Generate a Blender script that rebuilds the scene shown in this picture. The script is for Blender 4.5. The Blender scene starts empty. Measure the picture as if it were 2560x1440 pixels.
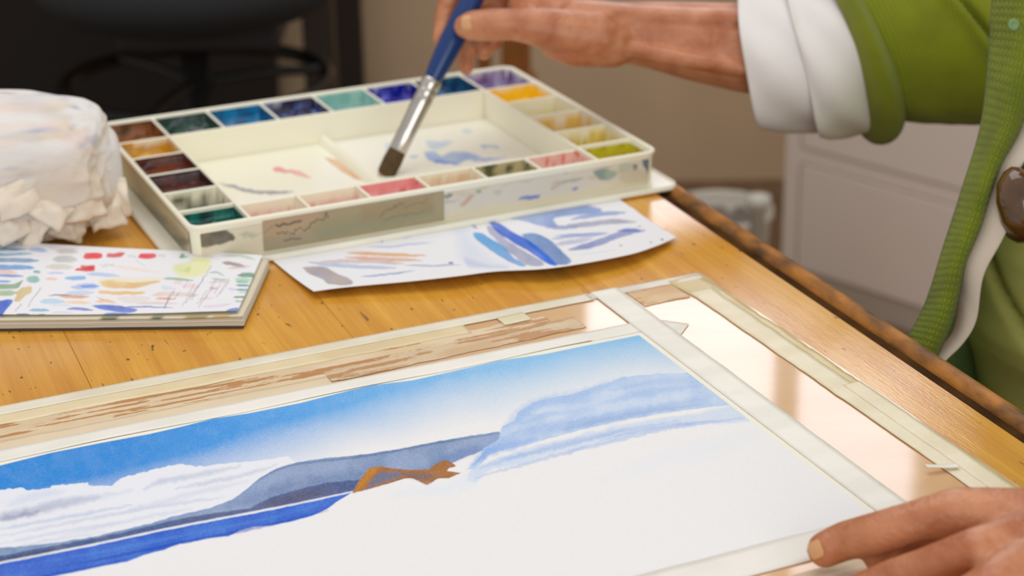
import bpy, bmesh, math
import numpy as np
from mathutils import Vector, Matrix

# ------------------------------------------------------------------ camera, world, light, exposure
SC = bpy.context.scene
COL = SC.collection
F_PX, PITCH, ROLL, CAM_H = 4751.41, 0.390587, -0.017489, 0.51343   # table top is z = 0
fw = np.array([0, math.cos(PITCH), -math.sin(PITCH)])
_r0 = np.array([1.0, 0, 0]); _u0 = np.cross(_r0, fw)
rt = math.cos(ROLL) * _r0 + math.sin(ROLL) * _u0
up = -math.sin(ROLL) * _r0 + math.cos(ROLL) * _u0
CAM = np.array([0, 0, CAM_H])
cd = bpy.data.cameras.new('camera'); cam = bpy.data.objects.new('camera', cd); COL.objects.link(cam)
cam.matrix_world = Matrix(((rt[0], up[0], -fw[0], 0), (rt[1], up[1], -fw[1], 0), (rt[2], up[2], -fw[2], CAM_H), (0, 0, 0, 1)))
cd.sensor_width = 36; cd.lens = F_PX / 2560 * 36; cd.clip_start = .05; cd.clip_end = 60
cd.dof.use_dof = True; cd.dof.focus_distance = 1.15; cd.dof.aperture_fstop = 6.8
SC.camera = cam

W = bpy.data.worlds.new('room_light'); SC.world = W; W.use_nodes = True
W.node_tree.nodes['Background'].inputs[0].default_value = (1.0, 1.0, 1.0, 1)
W.node_tree.nodes['Background'].inputs[1].default_value = .54

def area(name, loc, target, sx, sy, power, col=(1, 1, 1)):
    l = bpy.data.lights.new(name, 'AREA'); l.shape = 'RECTANGLE'; l.size = sx; l.size_y = sy
    l.energy = power; l.color = col
    o = bpy.data.objects.new(name, l); COL.objects.link(o); o.location = loc
    o.rotation_euler = (Vector(target) - Vector(loc)).to_track_quat('-Z', 'Y').to_euler()
    return o
WALL_Y = 3.62
WX0, WX1, WZ0, WZ1 = .12, .905, .62, 1.78          # window opening in the far wall
area('window_daylight', ((WX0 + WX1) / 2, WALL_Y + .22, (WZ0 + WZ1) / 2), ((WX0 + WX1) / 2, 0, (WZ0 + WZ1) / 2), 1.1, 1.4, 16, (.88, .89, 1))
area('overhead_fill', (-.1, 1.75, 2.0), (-.1, 1.55, 0), 1.7, 1.5, 14, (1, 1, 1))  # soft fill added overhead for top-lit shading, no skylight modelled
area('camera_side_fill', (.75, -1.3, 1.0), (.25, 1.3, 0), 1.7, 1.4, 17, (1, 1, 1))  # fill added behind the camera to brighten surfaces facing it, no window there

SC.view_settings.view_transform = 'Standard'
SC.view_settings.look = 'None'
SC.view_settings.gamma = 1
SC.view_settings.use_curve_mapping = False
SC.view_settings.exposure = 0.17

# ------------------------------------------------------------------ helpers
def ray(px, py):
    return fw + ((px - 1280) / F_PX) * rt - ((py - 720) / F_PX) * up
def at(px, py, z=0.0):
    d = ray(px, py); return CAM + d * ((z - CAM_H) / d[2])
def dep(px, py, d):
    return CAM + ray(px, py) * d
def proj(X):
    d = np.asarray(X, float) - CAM; z = d @ fw
    return np.stack([1280 + F_PX * (d @ rt) / z, 720 - F_PX * (d @ up) / z], -1)
def lin(c):
    c = np.asarray(c, float) / 255.0
    return np.where(c <= .04045, c / 12.92, ((c + .055) / 1.055) ** 2.4)

def _hash(ix, iy, iz, seed):
    h = (ix * 374761393 + iy * 668265263 + iz * 2147483647 + seed * 974634777) & 0xffffffff
    h = ((h ^ (h >> 13)) * 1274126177) & 0xffffffff
    h = ((h ^ (h >> 16)) * 2246822519) & 0xffffffff
    return ((h ^ (h >> 15)) & 0xffffff) / float(0xffffff)
def vnoise(p, seed=0):
    p = np.asarray(p, float)
    if p.shape[-1] == 2: p = np.concatenate([p, np.zeros(p.shape[:-1] + (1,))], -1)
    i = np.floor(p).astype(np.int64); f = p - i; f = f * f * (3 - 2 * f)
    out = 0
    for dx in (0, 1):
        wx = f[..., 0] if dx else 1 - f[..., 0]
        for dy in (0, 1):
            wy = f[..., 1] if dy else 1 - f[..., 1]
            for dz in (0, 1):
                wz = f[..., 2] if dz else 1 - f[..., 2]
                out = out + wx * wy * wz * _hash(i[..., 0] + dx, i[..., 1] + dy, i[..., 2] + dz, seed)
    return out
def fbm(p, seed=0, oct=3):
    p = np.asarray(p, float); s = 0; a = .5; t = 0
    for k in range(oct):
        s = s + a * vnoise(p * 2 ** k, seed + k * 17); t += a; a *= .5
    return s / t
def sstep(a, b, x):
    t = np.clip((x - a) / (b - a), 0, 1); return t * t * (3 - 2 * t)

# ---- materials
MATS = {}
def pm(name, col=(200, 200, 200), rough=.5, var=0, vscale=40, vcol=None, bump=0, bscale=300, attr=False, coat=0, metal=0,
       sheen=0, sss=0, spec=.5, stretch=(1, 1, 1), knit=None, trans=0, grain=0, gscale=900):
    if name in MATS: return MATS[name]
    m = bpy.data.materials.new(name); m.use_nodes = True; nt = m.node_tree; N = nt.nodes; L = nt.links
    b = N['Principled BSDF']; b.inputs['Roughness'].default_value = rough
    b.inputs['Metallic'].default_value = metal; b.inputs['Specular IOR Level'].default_value = spec
    if coat: b.inputs['Coat Weight'].default_value = coat; b.inputs['Coat Roughness'].default_value = .08
    if sheen: b.inputs['Sheen Weight'].default_value = sheen
    if trans: b.inputs['Transmission Weight'].default_value = trans
    if sss:
        b.inputs['Subsurface Weight'].default_value = sss; b.inputs['Subsurface Radius'].default_value = (.012, .005, .003)
        b.inputs['Subsurface Scale'].default_value = .6
    tc = N.new('ShaderNodeTexCoord'); mp = N.new('ShaderNodeMapping'); mp.inputs['Scale'].default_value = stretch
    L.new(tc.outputs['Object'], mp.inputs['Vector'])
    if attr:
        a = N.new('ShaderNodeVertexColor'); a.layer_name = 'Col'; c = a.outputs['Color']
    else:
        a = N.new('ShaderNodeRGB'); a.outputs[0].default_value = (*lin(col), 1); c = a.outputs[0]
    if var:
        n = N.new('ShaderNodeTexNoise'); n.inputs['Scale'].default_value = vscale; n.inputs['Detail'].default_value = 4
        L.new(mp.outputs['Vector'], n.inputs['Vector'])
        rmp = N.new('ShaderNodeValToRGB'); rmp.color_ramp.elements[0].position = .35; rmp.color_ramp.elements[1].position = .68
        L.new(n.outputs['Fac'], rmp.inputs['Fac'])
        mx = N.new('ShaderNodeMix'); mx.data_type = 'RGBA'
        if vcol is None:
            mx.blend_type = 'MULTIPLY'; mx.inputs[7].default_value = (1 - var, 1 - var, 1 - var, 1)
            L.new(rmp.outputs['Color'], mx.inputs[0])
        else:
            mx.inputs[7].default_value = (*lin(vcol), 1)
            ml = N.new('ShaderNodeMath'); ml.operation = 'MULTIPLY'; ml.inputs[1].default_value = var
            L.new(rmp.outputs['Color'], ml.inputs[0]); L.new(ml.outputs[0], mx.inputs[0])
        L.new(c, mx.inputs[6]); c = mx.outputs[2]
    if grain:
        n = N.new('ShaderNodeTexNoise'); n.inputs['Scale'].default_value = gscale; n.inputs['Detail'].default_value = 2
        L.new(tc.outputs['Object'], n.inputs['Vector'])
        mr = N.new('ShaderNodeMapRange'); mr.inputs[1].default_value = .3; mr.inputs[2].default_value = .7
        mr.inputs[3].default_value = 1 - grain; mr.inputs[4].default_value = 1 + grain
        L.new(n.outputs['Fac'], mr.inputs[0])
        g = N.new('ShaderNodeGamma')        # granulation: paint settles in the paper's tooth
        L.new(c, g.inputs[0]); L.new(mr.outputs[0], g.inputs[1]); c = g.outputs[0]
    L.new(c, b.inputs['Base Color'])
    hgt = None
    if bump:
        n = N.new('ShaderNodeTexNoise'); n.inputs['Scale'].default_value = bscale; n.inputs['Detail'].default_value = 3
        L.new(mp.outputs['Vector'], n.inputs['Vector']); hgt = n.outputs['Fac']
    if knit:
        sep = N.new('ShaderNodeSeparateXYZ'); L.new(tc.outputs['UV'], sep.inputs[0])
        def mth(op, a_, b_):
            q = N.new('ShaderNodeMath'); q.operation = op
            for k, v in ((0, a_), (1, b_)):
                if v is None: continue
                if isinstance(v, (int, float)): q.inputs[k].default_value = v
                else: L.new(v, q.inputs[k])
            return q.outputs[0]
        su = mth('SINE', mth('MULTIPLY', sep.outputs[0], knit[0] * 2 * math.pi), None)
        vv = mth('ADD', mth('MULTIPLY', sep.outputs[1], knit[1] * 2 * math.pi), mth('MULTIPLY', mth('ABSOLUTE', su, None), 2.2))
        k_ = mth('ADD', mth('MULTIPLY', mth('ABSOLUTE', su, None), .6), mth('MULTIPLY', mth('SINE', vv, None), .4))
        hgt = k_ if hgt is None else mth('ADD', k_, mth('MULTIPLY', hgt, .7))
    if hgt is not None:
        bp = N.new('ShaderNodeBump'); bp.inputs['Strength'].default_value = bump or .6; bp.inputs['Distance'].default_value = .001 if not knit else .0012
        L.new(hgt, bp.inputs['Height']); L.new(bp.outputs['Normal'], b.inputs['Normal'])
    MATS[name] = m
    return m

# ---- object builders
def obj(name, V, Fc, mat=None, parent=None, col=None, smooth=False, uv=None):
    me = bpy.data.meshes.new(name)
    me.from_pydata([tuple(map(float, v)) for v in V], [], [tuple(map(int, f)) for f in Fc])
    return _finish(name, me, mat, parent, col, smooth, uv)
def _finish(name, me, mat, parent, col=None, smooth=False, uv=None):
    if col is not None:
        a = me.color_attributes.new('Col', 'FLOAT_COLOR', 'POINT')
        c = np.ones((len(me.vertices), 4), np.float32); c[:, :3] = col
        a.data.foreach_set('color', c.ravel())
    if uv is not None:
        l = me.uv_layers.new(name='UVMap'); vi = np.zeros(len(me.loops), np.int32); me.loops.foreach_get('vertex_index', vi)
        l.data.foreach_set('uv', np.asarray(uv, np.float32)[vi].ravel())
    if smooth: me.polygons.foreach_set('use_smooth', np.ones(len(me.polygons), bool))
    if mat: me.materials.append(mat)
    me.update()
    o = bpy.data.objects.new(name, me); COL.objects.link(o)
    if parent is not None: o.parent = parent
    return o
def grid_obj(name, P, mat, parent=None, col=None, smooth=True, closed_u=False, uv=None, thick=0):
    """P: (n, m, 3) array of points -> one mesh sheet"""
    n, m = P.shape[:2]; idx = np.arange(n * m).reshape(n, m)
    if closed_u: idx = np.concatenate([idx, idx[:, :1]], 1)
    q = np.stack([idx[:-1, :-1], idx[:-1, 1:], idx[1:, 1:], idx[1:, :-1]], -1).reshape(-1, 4)
    me = bpy.data.meshes.new(name)
    me.vertices.add(n * m); me.vertices.foreach_set('co', P.reshape(-1).astype(np.float32))
    me.loops.add(q.size); me.loops.foreach_set('vertex_index', q.ravel().astype(np.int32))
    me.polygons.add(len(q)); me.polygons.foreach_set('loop_start', np.arange(0, q.size, 4, dtype=np.int32))
    me.update(calc_edges=True); me.validate()
    o = _finish(name, me, mat, parent, None if col is None else np.asarray(col).reshape(-1, 3), smooth, uv)
    if thick:
        s = o.modifiers.new('thickness', 'SOLIDIFY'); s.thickness = thick; s.offset = -1
    return o
def box_bm(bm, x0, x1, y0, y1, z0, z1, M=None):
    vs = [bm.verts.new((x, y, z)) for z in (z0, z1) for x, y in ((x0, y0), (x1, y0), (x1, y1), (x0, y1))]
    if M is not None:
        for v in vs: v.co = M @ v.co
    for f in ((3, 2, 1, 0), (4, 5, 6, 7), (0, 1, 5, 4), (1, 2, 6, 5), (2, 3, 7, 6), (3, 0, 4, 7)):
        bm.faces.new([vs[i] for i in f])
def from_bm(name, bm, mat, parent=None, bevel=0, smooth=False, seg=2):
    bmesh.ops.recalc_face_normals(bm, faces=bm.faces)
    me = bpy.data.meshes.new(name); bm.to_mesh(me); bm.free()
    o = _finish(name, me, mat, parent, None, smooth)
    if bevel:
        b = o.modifiers.new('bevel', 'BEVEL'); b.width = bevel; b.segments = seg; b.limit_method = 'ANGLE'
    return o
def box(name, x0, x1, y0, y1, z0, z1, mat, parent=None, bevel=.002, M=None):
    bm = bmesh.new(); box_bm(bm, x0, x1, y0, y1, z0, z1, M); return from_bm(name, bm, mat, parent, bevel)
def empty(name, loc=(0, 0, 0), rz=0):
    o = bpy.data.objects.new(name, None); COL.objects.link(o); o.location = [float(v) for v in loc]; o.rotation_euler = (0, 0, rz)
    o.empty_display_size = .02
    return o
def tag(o, label, cat, group=None):
    o['label'] = label; o['category'] = cat
    if group: o['group'] = group
    return o
def struct(o): o['kind'] = 'structure'; return o
def catmull(P, n):
    P = np.asarray(P, float); k = len(P); t = np.linspace(0, k - 1, n); i = np.clip(np.floor(t).astype(int), 0, k - 2); f = (t - i)[:, None]
    p1 = P[i]; p2 = P[i + 1]; p0 = np.where((i > 0)[:, None], P[np.maximum(i - 1, 0)], 2 * p1 - p2)
    p3 = np.where((i < k - 2)[:, None], P[np.minimum(i + 2, k - 1)], 2 * p2 - p1)
    return .5 * (2 * p1 + (p2 - p0) * f + (2 * p0 - 5 * p1 + 4 * p2 - p3) * f ** 2 + (3 * p1 - p0 - 3 * p2 + p3) * f ** 3)
def tube(name, path, radii, mat, parent=None, nr=40, ns=32, disp=None, shear=0, cap=False, ref=(0, 0, 1), flat=1.0, thick=0, knit=False, col=None):
    """rings along a path; theta 0 points to ref; shear slides each ring along the axis towards theta 0 (top)"""
    C = catmull(path, nr); R = catmull(np.asarray(radii, float)[:, None], nr)[:, 0]
    T = np.gradient(C, axis=0); T /= np.linalg.norm(T, axis=1)[:, None]
    ref = np.asarray(ref, float)
    Nn = ref - T * (T @ ref)[:, None]; Nn /= np.linalg.norm(Nn, axis=1)[:, None]; B = np.cross(T, Nn)
    th = np.linspace(0, 2 * np.pi, ns, endpoint=False)
    tt = np.linspace(0, 1, nr)
    TT, TH = np.meshgrid(tt, th, indexing='ij')
    D = disp(TT, TH) if disp else 0
    RR = R[:, None] + D
    sh = shear if np.isscalar(shear) else catmull(np.asarray(shear, float)[:, None], nr)[:, 0][:, None]
    P = C[:, None] + Nn[:, None] * (RR * np.cos(TH))[..., None] + B[:, None] * (RR * np.sin(TH) * flat)[..., None] + T[:, None] * (sh * np.cos(TH))[..., None]
    uv = np.stack([TH / (2 * np.pi), TT], -1).reshape(-1, 2)
    o = grid_obj(name, P, mat, parent, closed_u=True, uv=uv, thick=thick, col=col)
    if cap:
        bm = bmesh.new(); bm.from_mesh(o.data); bmesh.ops.holes_fill(bm, edges=[e for e in bm.edges if e.is_boundary], sides=0)
        bmesh.ops.recalc_face_normals(bm, faces=bm.faces); bm.to_mesh(o.data); bm.free()
    return o
def lathe(name, prof, mat, parent=None, M=None, n=24, flat=1.0):
    """prof: list of (radius, z)"""
    prof = np.asarray(prof, float); th = np.linspace(0, 2 * np.pi, n, endpoint=False)
    P = np.stack([prof[:, 0:1] * np.cos(th), prof[:, 0:1] * np.sin(th) * flat, np.repeat(prof[:, 1:2], n, 1)], -1)
    if M is not None: P = P @ np.array(M.to_3x3()).T + np.array(M.translation)
    return grid_obj(name, P, mat, parent, closed_u=True)

# ---- painting colour on sheets: strokes are traced polygons, soft and slightly uneven at the rim
def in_poly(X, Y, poly):
    x0, y0 = poly[:, 0], poly[:, 1]; x1, y1 = np.roll(x0, -1), np.roll(y0, -1)
    ins = np.zeros(X.shape, bool); d2 = np.full(X.shape, 1e18)
    for a, b, c, d in zip(x0, y0, x1, y1):
        if b != d: ins ^= ((b > Y) != (d > Y)) & (X < (c - a) * (Y - b) / (d - b) + a)
        dx, dy = c - a, d - b; l = dx * dx + dy * dy + 1e-9
        t = np.clip(((X - a) * dx + (Y - b) * dy) / l, 0, 1)
        d2 = np.minimum(d2, (X - a - t * dx) ** 2 + (Y - b - t * dy) ** 2)
    d = np.sqrt(d2); return np.where(ins, d, -d)
class Paint:
    def __init__(s, P, base):
        sh = P.shape[:-1]; q = proj(P.reshape(-1, 3)); s.x, s.y = q[:, 0], q[:, 1]
        s.c = np.tile(lin(base), (len(q), 1)); s.sh = sh
    def blend(s, idx, a, col):
        a = a[:, None]; s.c[idx] = s.c[idx] * (1 - a) + lin(col) * a if np.ndim(col) == 1 else s.c[idx] * (1 - a) + col * a
    def poly(s, pts, col, alpha=1, soft=3, wob=2, wsc=.05, mot=.25, smooth=0, edge=0, seed=0, col2=None):
        p = np.asarray(pts, float)
        if smooth: p = catmull(np.vstack([p, p[:1]]), smooth * len(p))[:-1]
        m = soft + wob + 2
        i = np.where((s.x > p[:, 0].min() - m) & (s.x < p[:, 0].max() + m) & (s.y > p[:, 1].min() - m) & (s.y < p[:, 1].max() + m))[0]
        if not len(i): return
        X, Y = s.x[i], s.y[i]; q = np.stack([X, Y], -1)
        wx = (fbm(q * wsc, seed + 3) - .5) * 2 * wob; wy = (fbm(q * wsc, seed + 9) - .5) * 2 * wob
        d = in_poly(X + wx, Y + wy, p)
        a = sstep(-soft / 2, soft / 2, d) * alpha * (1 - mot * fbm(q * .03, seed + 5))
        if edge: a = np.clip(a * (1 + edge * np.exp(-np.maximum(d, 0) / 4)), 0, 1)
        if col2 is not None:
            f = sstep(.35, .65, fbm(q * .02, seed + 21))[:, None]; s.blend(i, a, lin(col) * (1 - f) + lin(col2) * f)
        else: s.blend(i, a, col)
    def line(s, pts, w, col, alpha=1, soft=None, wob=1.5, mot=.3, seed=0, taper=True):
        p = catmull(pts, max(8, 4 * len(pts))); m = w + 6
        i = np.where((s.x > p[:, 0].min() - m) & (s.x < p[:, 0].max() + m) & (s.y > p[:, 1].min() - m) & (s.y < p[:, 1].max() + m))[0]
        if not len(i): return
        X, Y = s.x[i], s.y[i]; q = np.stack([X, Y], -1)
        X = X + (fbm(q * .08, seed) - .5) * 2 * wob; Y = Y + (fbm(q * .08, seed + 4) - .5) * 2 * wob
        best = np.full(X.shape, 1e9); n = len(p) - 1
        for k in range(n):
            (a, b), (c, d) = p[k], p[k + 1]; dx, dy = c - a, d - b; l = dx * dx + dy * dy + 1e-9
            t = np.clip(((X - a) * dx + (Y - b) * dy) / l, 0, 1)
            u = (k + t) / n; ww = w / 2 * (np.minimum(1, 3.2 * np.minimum(u, 1 - u) + .25) if taper else 1)
            best = np.minimum(best, np.hypot(X - a - t * dx, Y - b - t * dy) - ww)
        sf = soft if soft is not None else max(1.5, w * .25)
        s.blend(i, sstep(sf / 2, -sf / 2, best) * alpha * (1 - mot * fbm(q * .05, seed + 7)), col)
    def out(s): return np.clip(s.c, 0, 1).reshape(s.sh + (3,))

# ------------------------------------------------------------------ the room
FLOOR = -.75
M_wall = pm('wall_paint', (220, 190, 154), .8, var=.08, vscale=3, bump=.1, bscale=80)
M_floor = pm('floor_boards', (132, 104, 76), .5, var=.3, vscale=6, stretch=(8, 1, 1))
M_white = pm('white_lacquer', (205, 190, 176), .45, var=.05, vscale=4)
floor = struct(box('floor', -4, 4, -1.5, WALL_Y + .1, FLOOR - .1, FLOOR, M_floor, bevel=0))
bm = bmesh.new()
for x0, x1, z0, z1 in ((-4, WX0, FLOOR, 2.6), (WX1, 4, FLOOR, 2.6), (WX0, WX1, FLOOR, WZ0), (WX0, WX1, WZ1, 2.6)):
    box_bm(bm, x0, x1, WALL_Y, WALL_Y + .12, z0, z1)
wall = struct(from_bm('wall_back', bm, M_wall))
win = struct(empty('window_1', ((WX0 + WX1) / 2, WALL_Y, WZ0)))
def wpart(name, x0, x1, y0, y1, z0, z1, mat):
    o = box(name, x0, x1, y0, y1, z0, z1, mat, None, .003); o.parent = win; o.matrix_parent_inverse = Matrix.Translation(-win.location); return o
M_frame = pm('window_paint', (225, 222, 215), .4)
wpart('frame_jamb', WX0, WX0 + .035, WALL_Y + .02, WALL_Y + .09, WZ0, WZ1, M_frame)
wpart('frame_jamb', WX1 - .035, WX1, WALL_Y + .02, WALL_Y + .09, WZ0, WZ1, M_frame)
wpart('frame_head', WX0 + .035, WX1 - .035, WALL_Y + .02, WALL_Y + .09, WZ1 - .035, WZ1, M_frame)
wpart('frame_sill', WX0 - .03, WX1 + .03, WALL_Y - .05, WALL_Y + .09, WZ0 - .03, WZ0, M_frame)
wpart('mullion', .556, .606, WALL_Y + .03, WALL_Y + .08, WZ0, WZ1 - .035, M_frame)
mg = bpy.data.materials.new('window_glass'); mg.use_nodes = True
nt = mg.node_tree; nt.nodes.remove(nt.nodes['Principled BSDF'])
t_ = nt.nodes.new('ShaderNodeBsdfTransparent'); g_ = nt.nodes.new('ShaderNodeBsdfGlossy'); g_.inputs['Roughness'].default_value = .02
mx_ = nt.nodes.new('ShaderNodeMixShader'); mx_.inputs[0].default_value = .06
nt.links.new(t_.outputs[0], mx_.inputs[1]); nt.links.new(g_.outputs[0], mx_.inputs[2]); nt.links.new(mx_.outputs[0], nt.nodes['Material Output'].inputs[0])
wpart('pane', WX0 + .03, .57, WALL_Y + .052, WALL_Y + .056, WZ0, WZ1 - .03, mg)
wpart('pane', .60, WX1 - .03, WALL_Y + .052, WALL_Y + .056, WZ0, WZ1 - .03, mg)

# ------------------------------------------------------------------ furniture behind
# white drawer cabinet, its front turned towards the table
cA = at(2167, 796, FLOOR); cdir = np.array([-.69, .724, 0]); cdir /= np.linalg.norm(cdir); cn = np.array([-cdir[1], cdir[0], 0]) * 1.0
if cn @ (CAM - cA) < 0: cn = -cn
# x axis of the unit runs along the front from its far-left post to the near right
def on_front(px, d0=0):      # distance along the front line where a pixel column meets it
    d = ray(px, 700)[:2]; A = np.array([[d[0], -cdir[0]], [d[1], -cdir[1]]]); s = np.linalg.solve(A, cA[:2]); return s[1]
s_left = on_front(1950)
cab = empty('drawer_cabinet', (cA[0] + cdir[0] * s_left, cA[1] + cdir[1] * s_left, FLOOR), math.atan2(-cdir[1], -cdir[0]))
CW, CD_, CH = 1.05, .42, .70
M_cab = pm('cabinet_lacquer', (232, 214, 200), .4, var=.04, vscale=3)
box('side_panel', 0, .03, 0, CD_, 0, CH, M_cab, cab); box('side_panel', CW - .03, CW, 0, CD_, 0, CH, M_cab, cab)
box('back_panel', .03, CW - .03, CD_ - .02, CD_, 0, CH, M_cab, cab); box('top', -.01, CW + .01, -.02, CD_, CH, CH + .025, M_cab, cab)
box('plinth', .03, CW - .03, .004, .03, 0, .055, pm('plinth_lacquer', (188, 172, 156), .5), cab)
for z0, z1 in ((.05, .2355), (.238, .264), (.2665, .69)):
    if z1 - z0 > .1:
        dr = box('drawer', .034, CW - .034, .0, .022, z0, z1, M_cab, cab, .0015)
        bm = bmesh.new(); box_bm(bm, CW / 2 - .07, CW / 2 + .07, -.022, -.014, z1 - .07, z1 - .055); box_bm(bm, CW / 2 - .07, CW / 2 - .06, -.016, .001, z1 - .07, z1 - .055); box_bm(bm, CW / 2 + .06, CW / 2 + .07, -.016, .001, z1 - .07, z1 - .055)
        from_bm('handle', bm, pm('handle_metal', (150, 150, 150), .3, metal=1), dr, .001)
    else: box('rail', .03, CW - .03, .003, .03, z0, z1, M_cab, cab, .001)
tag(cab, 'pale drawer cabinet standing behind the person in green', 'cabinet')

# waste basket with a crumpled grey liner, beside the cabinet
bp = dep(1800, 620, 2.95); bx_, by_ = bp[0], bp[1]
bin_ = empty('waste_basket', (bx_, by_, FLOOR))
rim_z = dep(1790, 512, 2.95)[2] - FLOOR
rb = 118 / F_PX * 2.95 * 1.05
M_bin = pm('bin_plastic', (205, 195, 180), .4)
lathe('shell', [(rb * .74, .0), (rb * .76, .01), (rb, rim_z), (rb * 1.04, rim_z + .006), (rb * 1.04, rim_z - .006), (rb * .985, rim_z - .01), (rb * .74, .012), (0, .012)], M_bin, bin_, n=40)
th = np.linspace(0, 2 * np.pi, 40, endpoint=False); rr = np.linspace(.97, 0, 14)
P = np.stack([rr[:, None] * rb * .96 * np.cos(th), rr[:, None] * rb * .96 * np.sin(th), np.zeros((14, 40))], -1)
P[..., 2] = rim_z - .02 - .10 * (1 - rr[:, None] ** 2) + (fbm(P[..., :2] * 22, 4) - .5) * .09
grid_obj('liner', P, pm('liner_plastic', (150, 135, 125), .3, var=.3, vscale=14), bin_, closed_u=True)
tag(bin_, 'round pale waste basket with a crumpled grey liner', 'bin')
# pale post beside the basket (leg of a small white stand)
st = dep(1895, 520, 2.70)
stand = empty('metal_stand', (st[0], st[1], FLOOR))
M_pst = pm('post_paint', (205, 200, 185), .35)
hz = dep(1895, 520, 2.70)[2] - FLOOR
lathe('post', [(.0, 0), (.011, 0), (.011, hz), (.018, hz + .004), (.018, hz + .018), (.0, hz + .022)], M_pst, stand)
for a in (0, 2.1, 4.2):
    box('foot', .008, .10, -.008, .008, .0, .012, M_pst, stand, .002, Matrix.Rotation(a, 4, 'Z'))
tag(stand, 'slim cream post on a three-toed foot in front of the waste basket', 'stand')
sb = dep(1940, 618, 3.05)
blk = box('wooden_block', sb[0] - .03, sb[0] + .05, sb[1] - .1, sb[1] + .03, FLOOR, FLOOR + .075, pm('block_wood', (200, 125, 40), .5, var=.25, vscale=12), None, .004)
tag(blk, 'small orange wooden block on the floor by the cabinet corner', 'block')

# black drafting stool with a foot ring
M_blk = pm('black_plastic', (22, 20, 20), .5); M_fab = pm('black_upholstery', (20, 19, 20), .85, bump=.2, bscale=200)
sp = dep(492, 200, 2.75); sx_, sy_ = sp[0], sp[1]
zs = dep(492, 30, 2.75)[2] - FLOOR
stool = empty('drafting_stool', (sx_, sy_, FLOOR))
lathe('gas_column', [(0, .06), (.028, .06), (.028, .34), (.021, .34), (.021, zs), (0, zs)], M_blk, stool)
lathe('seat', [(0, zs), (.12, zs - .002), (.19, zs + .02), (.215, zs + .045), (.21, zs + .075), (.16, zs + .095), (0, zs + .10)], M_fab, stool, n=40)
box('seat_mechanism', -.10, .13, -.06, .06, zs - .035, zs + .005, M_blk, stool, .008)
zr = dep(492, 205, 2.75)[2] - FLOOR
tor = [(.19 * math.cos(a), .19 * math.sin(a), zr) for a in np.linspace(0, 2 * math.pi, 25)]
fr = tube('foot_ring', tor, [.011] * 25, pm('ring_metal', (30, 27, 25), .35, metal=.6), stool, nr=72, ns=10)
for a in (.3, .3 + 2.094, .3 + 4.189):
    tube('ring_spoke', [(.025 * math.cos(a), .025 * math.sin(a), zr), (.10 * math.cos(a), .10 * math.sin(a), zr + .004), (.19 * math.cos(a), .19 * math.sin(a), zr)], [.008] * 3, M_blk, stool, nr=6, ns=8)
for k in range(5):
    a = .5 + k * 2 * math.pi / 5; c_, s_ = math.cos(a), math.sin(a)
    tube('base_arm', [(.02 * c_, .02 * s_, .10), (.16 * c_, .16 * s_, .085), (.29 * c_, .29 * s_, .066)], [.026, .02, .015], M_blk, stool, nr=10, ns=10, cap=True)
    tube('caster', [(.285 * c_ - .012 * s_, .285 * s_ + .012 * c_, .028), (.285 * c_ + .012 * s_, .285 * s_ - .012 * c_, .028)], [.028, .028], M_blk, stool, nr=4, ns=16, cap=True)
tag(stool, 'black drafting stool with a round foot ring', 'stool')

# dark desk over a kneehole on the left, against the wall
desk = empty('desk', (-.93, 3.28, FLOOR))
M_dk = pm('dark_wood', (46, 33, 22), .55, var=.3, vscale=5, stretch=(1, 6, 1))
box('desk_top', -.85, .70, -.34, .335, .70, .735, M_dk, desk)
box('kneehole_shade_panel', -.80, .48, .30, .325, .0, .70, M_dk, desk)  # dark panel added so the kneehole reads as deep shade
box('side_panel', -.82, -.79, -.30, .30, 0, .70, M_dk, desk)
box('leg', .60, .65, -.30, -.25, 0, .70, M_dk, desk); box('leg', .60, .65, .27, .32, 0, .70, M_dk, desk)
tag(desk, 'dark wooden desk with a deep kneehole behind the stool', 'desk')
for px, py, w, h, d, c, nm, lb in ((295, 262, .19, .10, .20, (120, 100, 88), 'storage_box', 'low dusty pink-grey box under the desk beside the stool column'),
                               (120, 215, .13, .13, .2, (86, 72, 58), 'carton', 'taller brown carton under the dark desk, left of the stool')):
    q = dep(px, py, 3.3); t = empty(nm, (q[0] - (.075 if nm == 'carton' else 0), 3.33, FLOOR))
    m_ = pm(nm + '_card', c, .8, var=.2, vscale=15)
    bm = bmesh.new()
    box_bm(bm, -w / 2, w / 2, -d / 2, d / 2, 0, h); from_bm('box_body', bm, m_, t, .003)
    box('lid', -w / 2 - .004, w / 2 + .004, -d / 2 - .004, d / 2 + .004, h - .03, h + .004, m_, t, .003)
    tag(t, lb, 'box')

# wooden easel legs standing by the wall behind the hand
eq = dep(1250, 160, 3.2); es = empty('easel', (eq[0], eq[1], FLOOR))
M_es = pm('easel_wood', (150, 88, 24), .55, var=.25, vscale=10, stretch=(6, 6, 1))
for px, wd in ((1211, .024), (1290, .05)):
    xx = dep(px, 160, 3.2)[0] - eq[0]
    box('upright', xx - wd / 2, xx + wd / 2, -.015, .015, 0, 1.1, M_es, es)
box('crossbar', -.05, .06, -.035, -.0155, .34, .385, M_es, es)
box('crossbar', -.05, .06, -.035, -.0155, .95, .99, M_es, es)
tag(es, 'narrow brown wooden easel standing against the wall behind the hand', 'easel')

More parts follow.
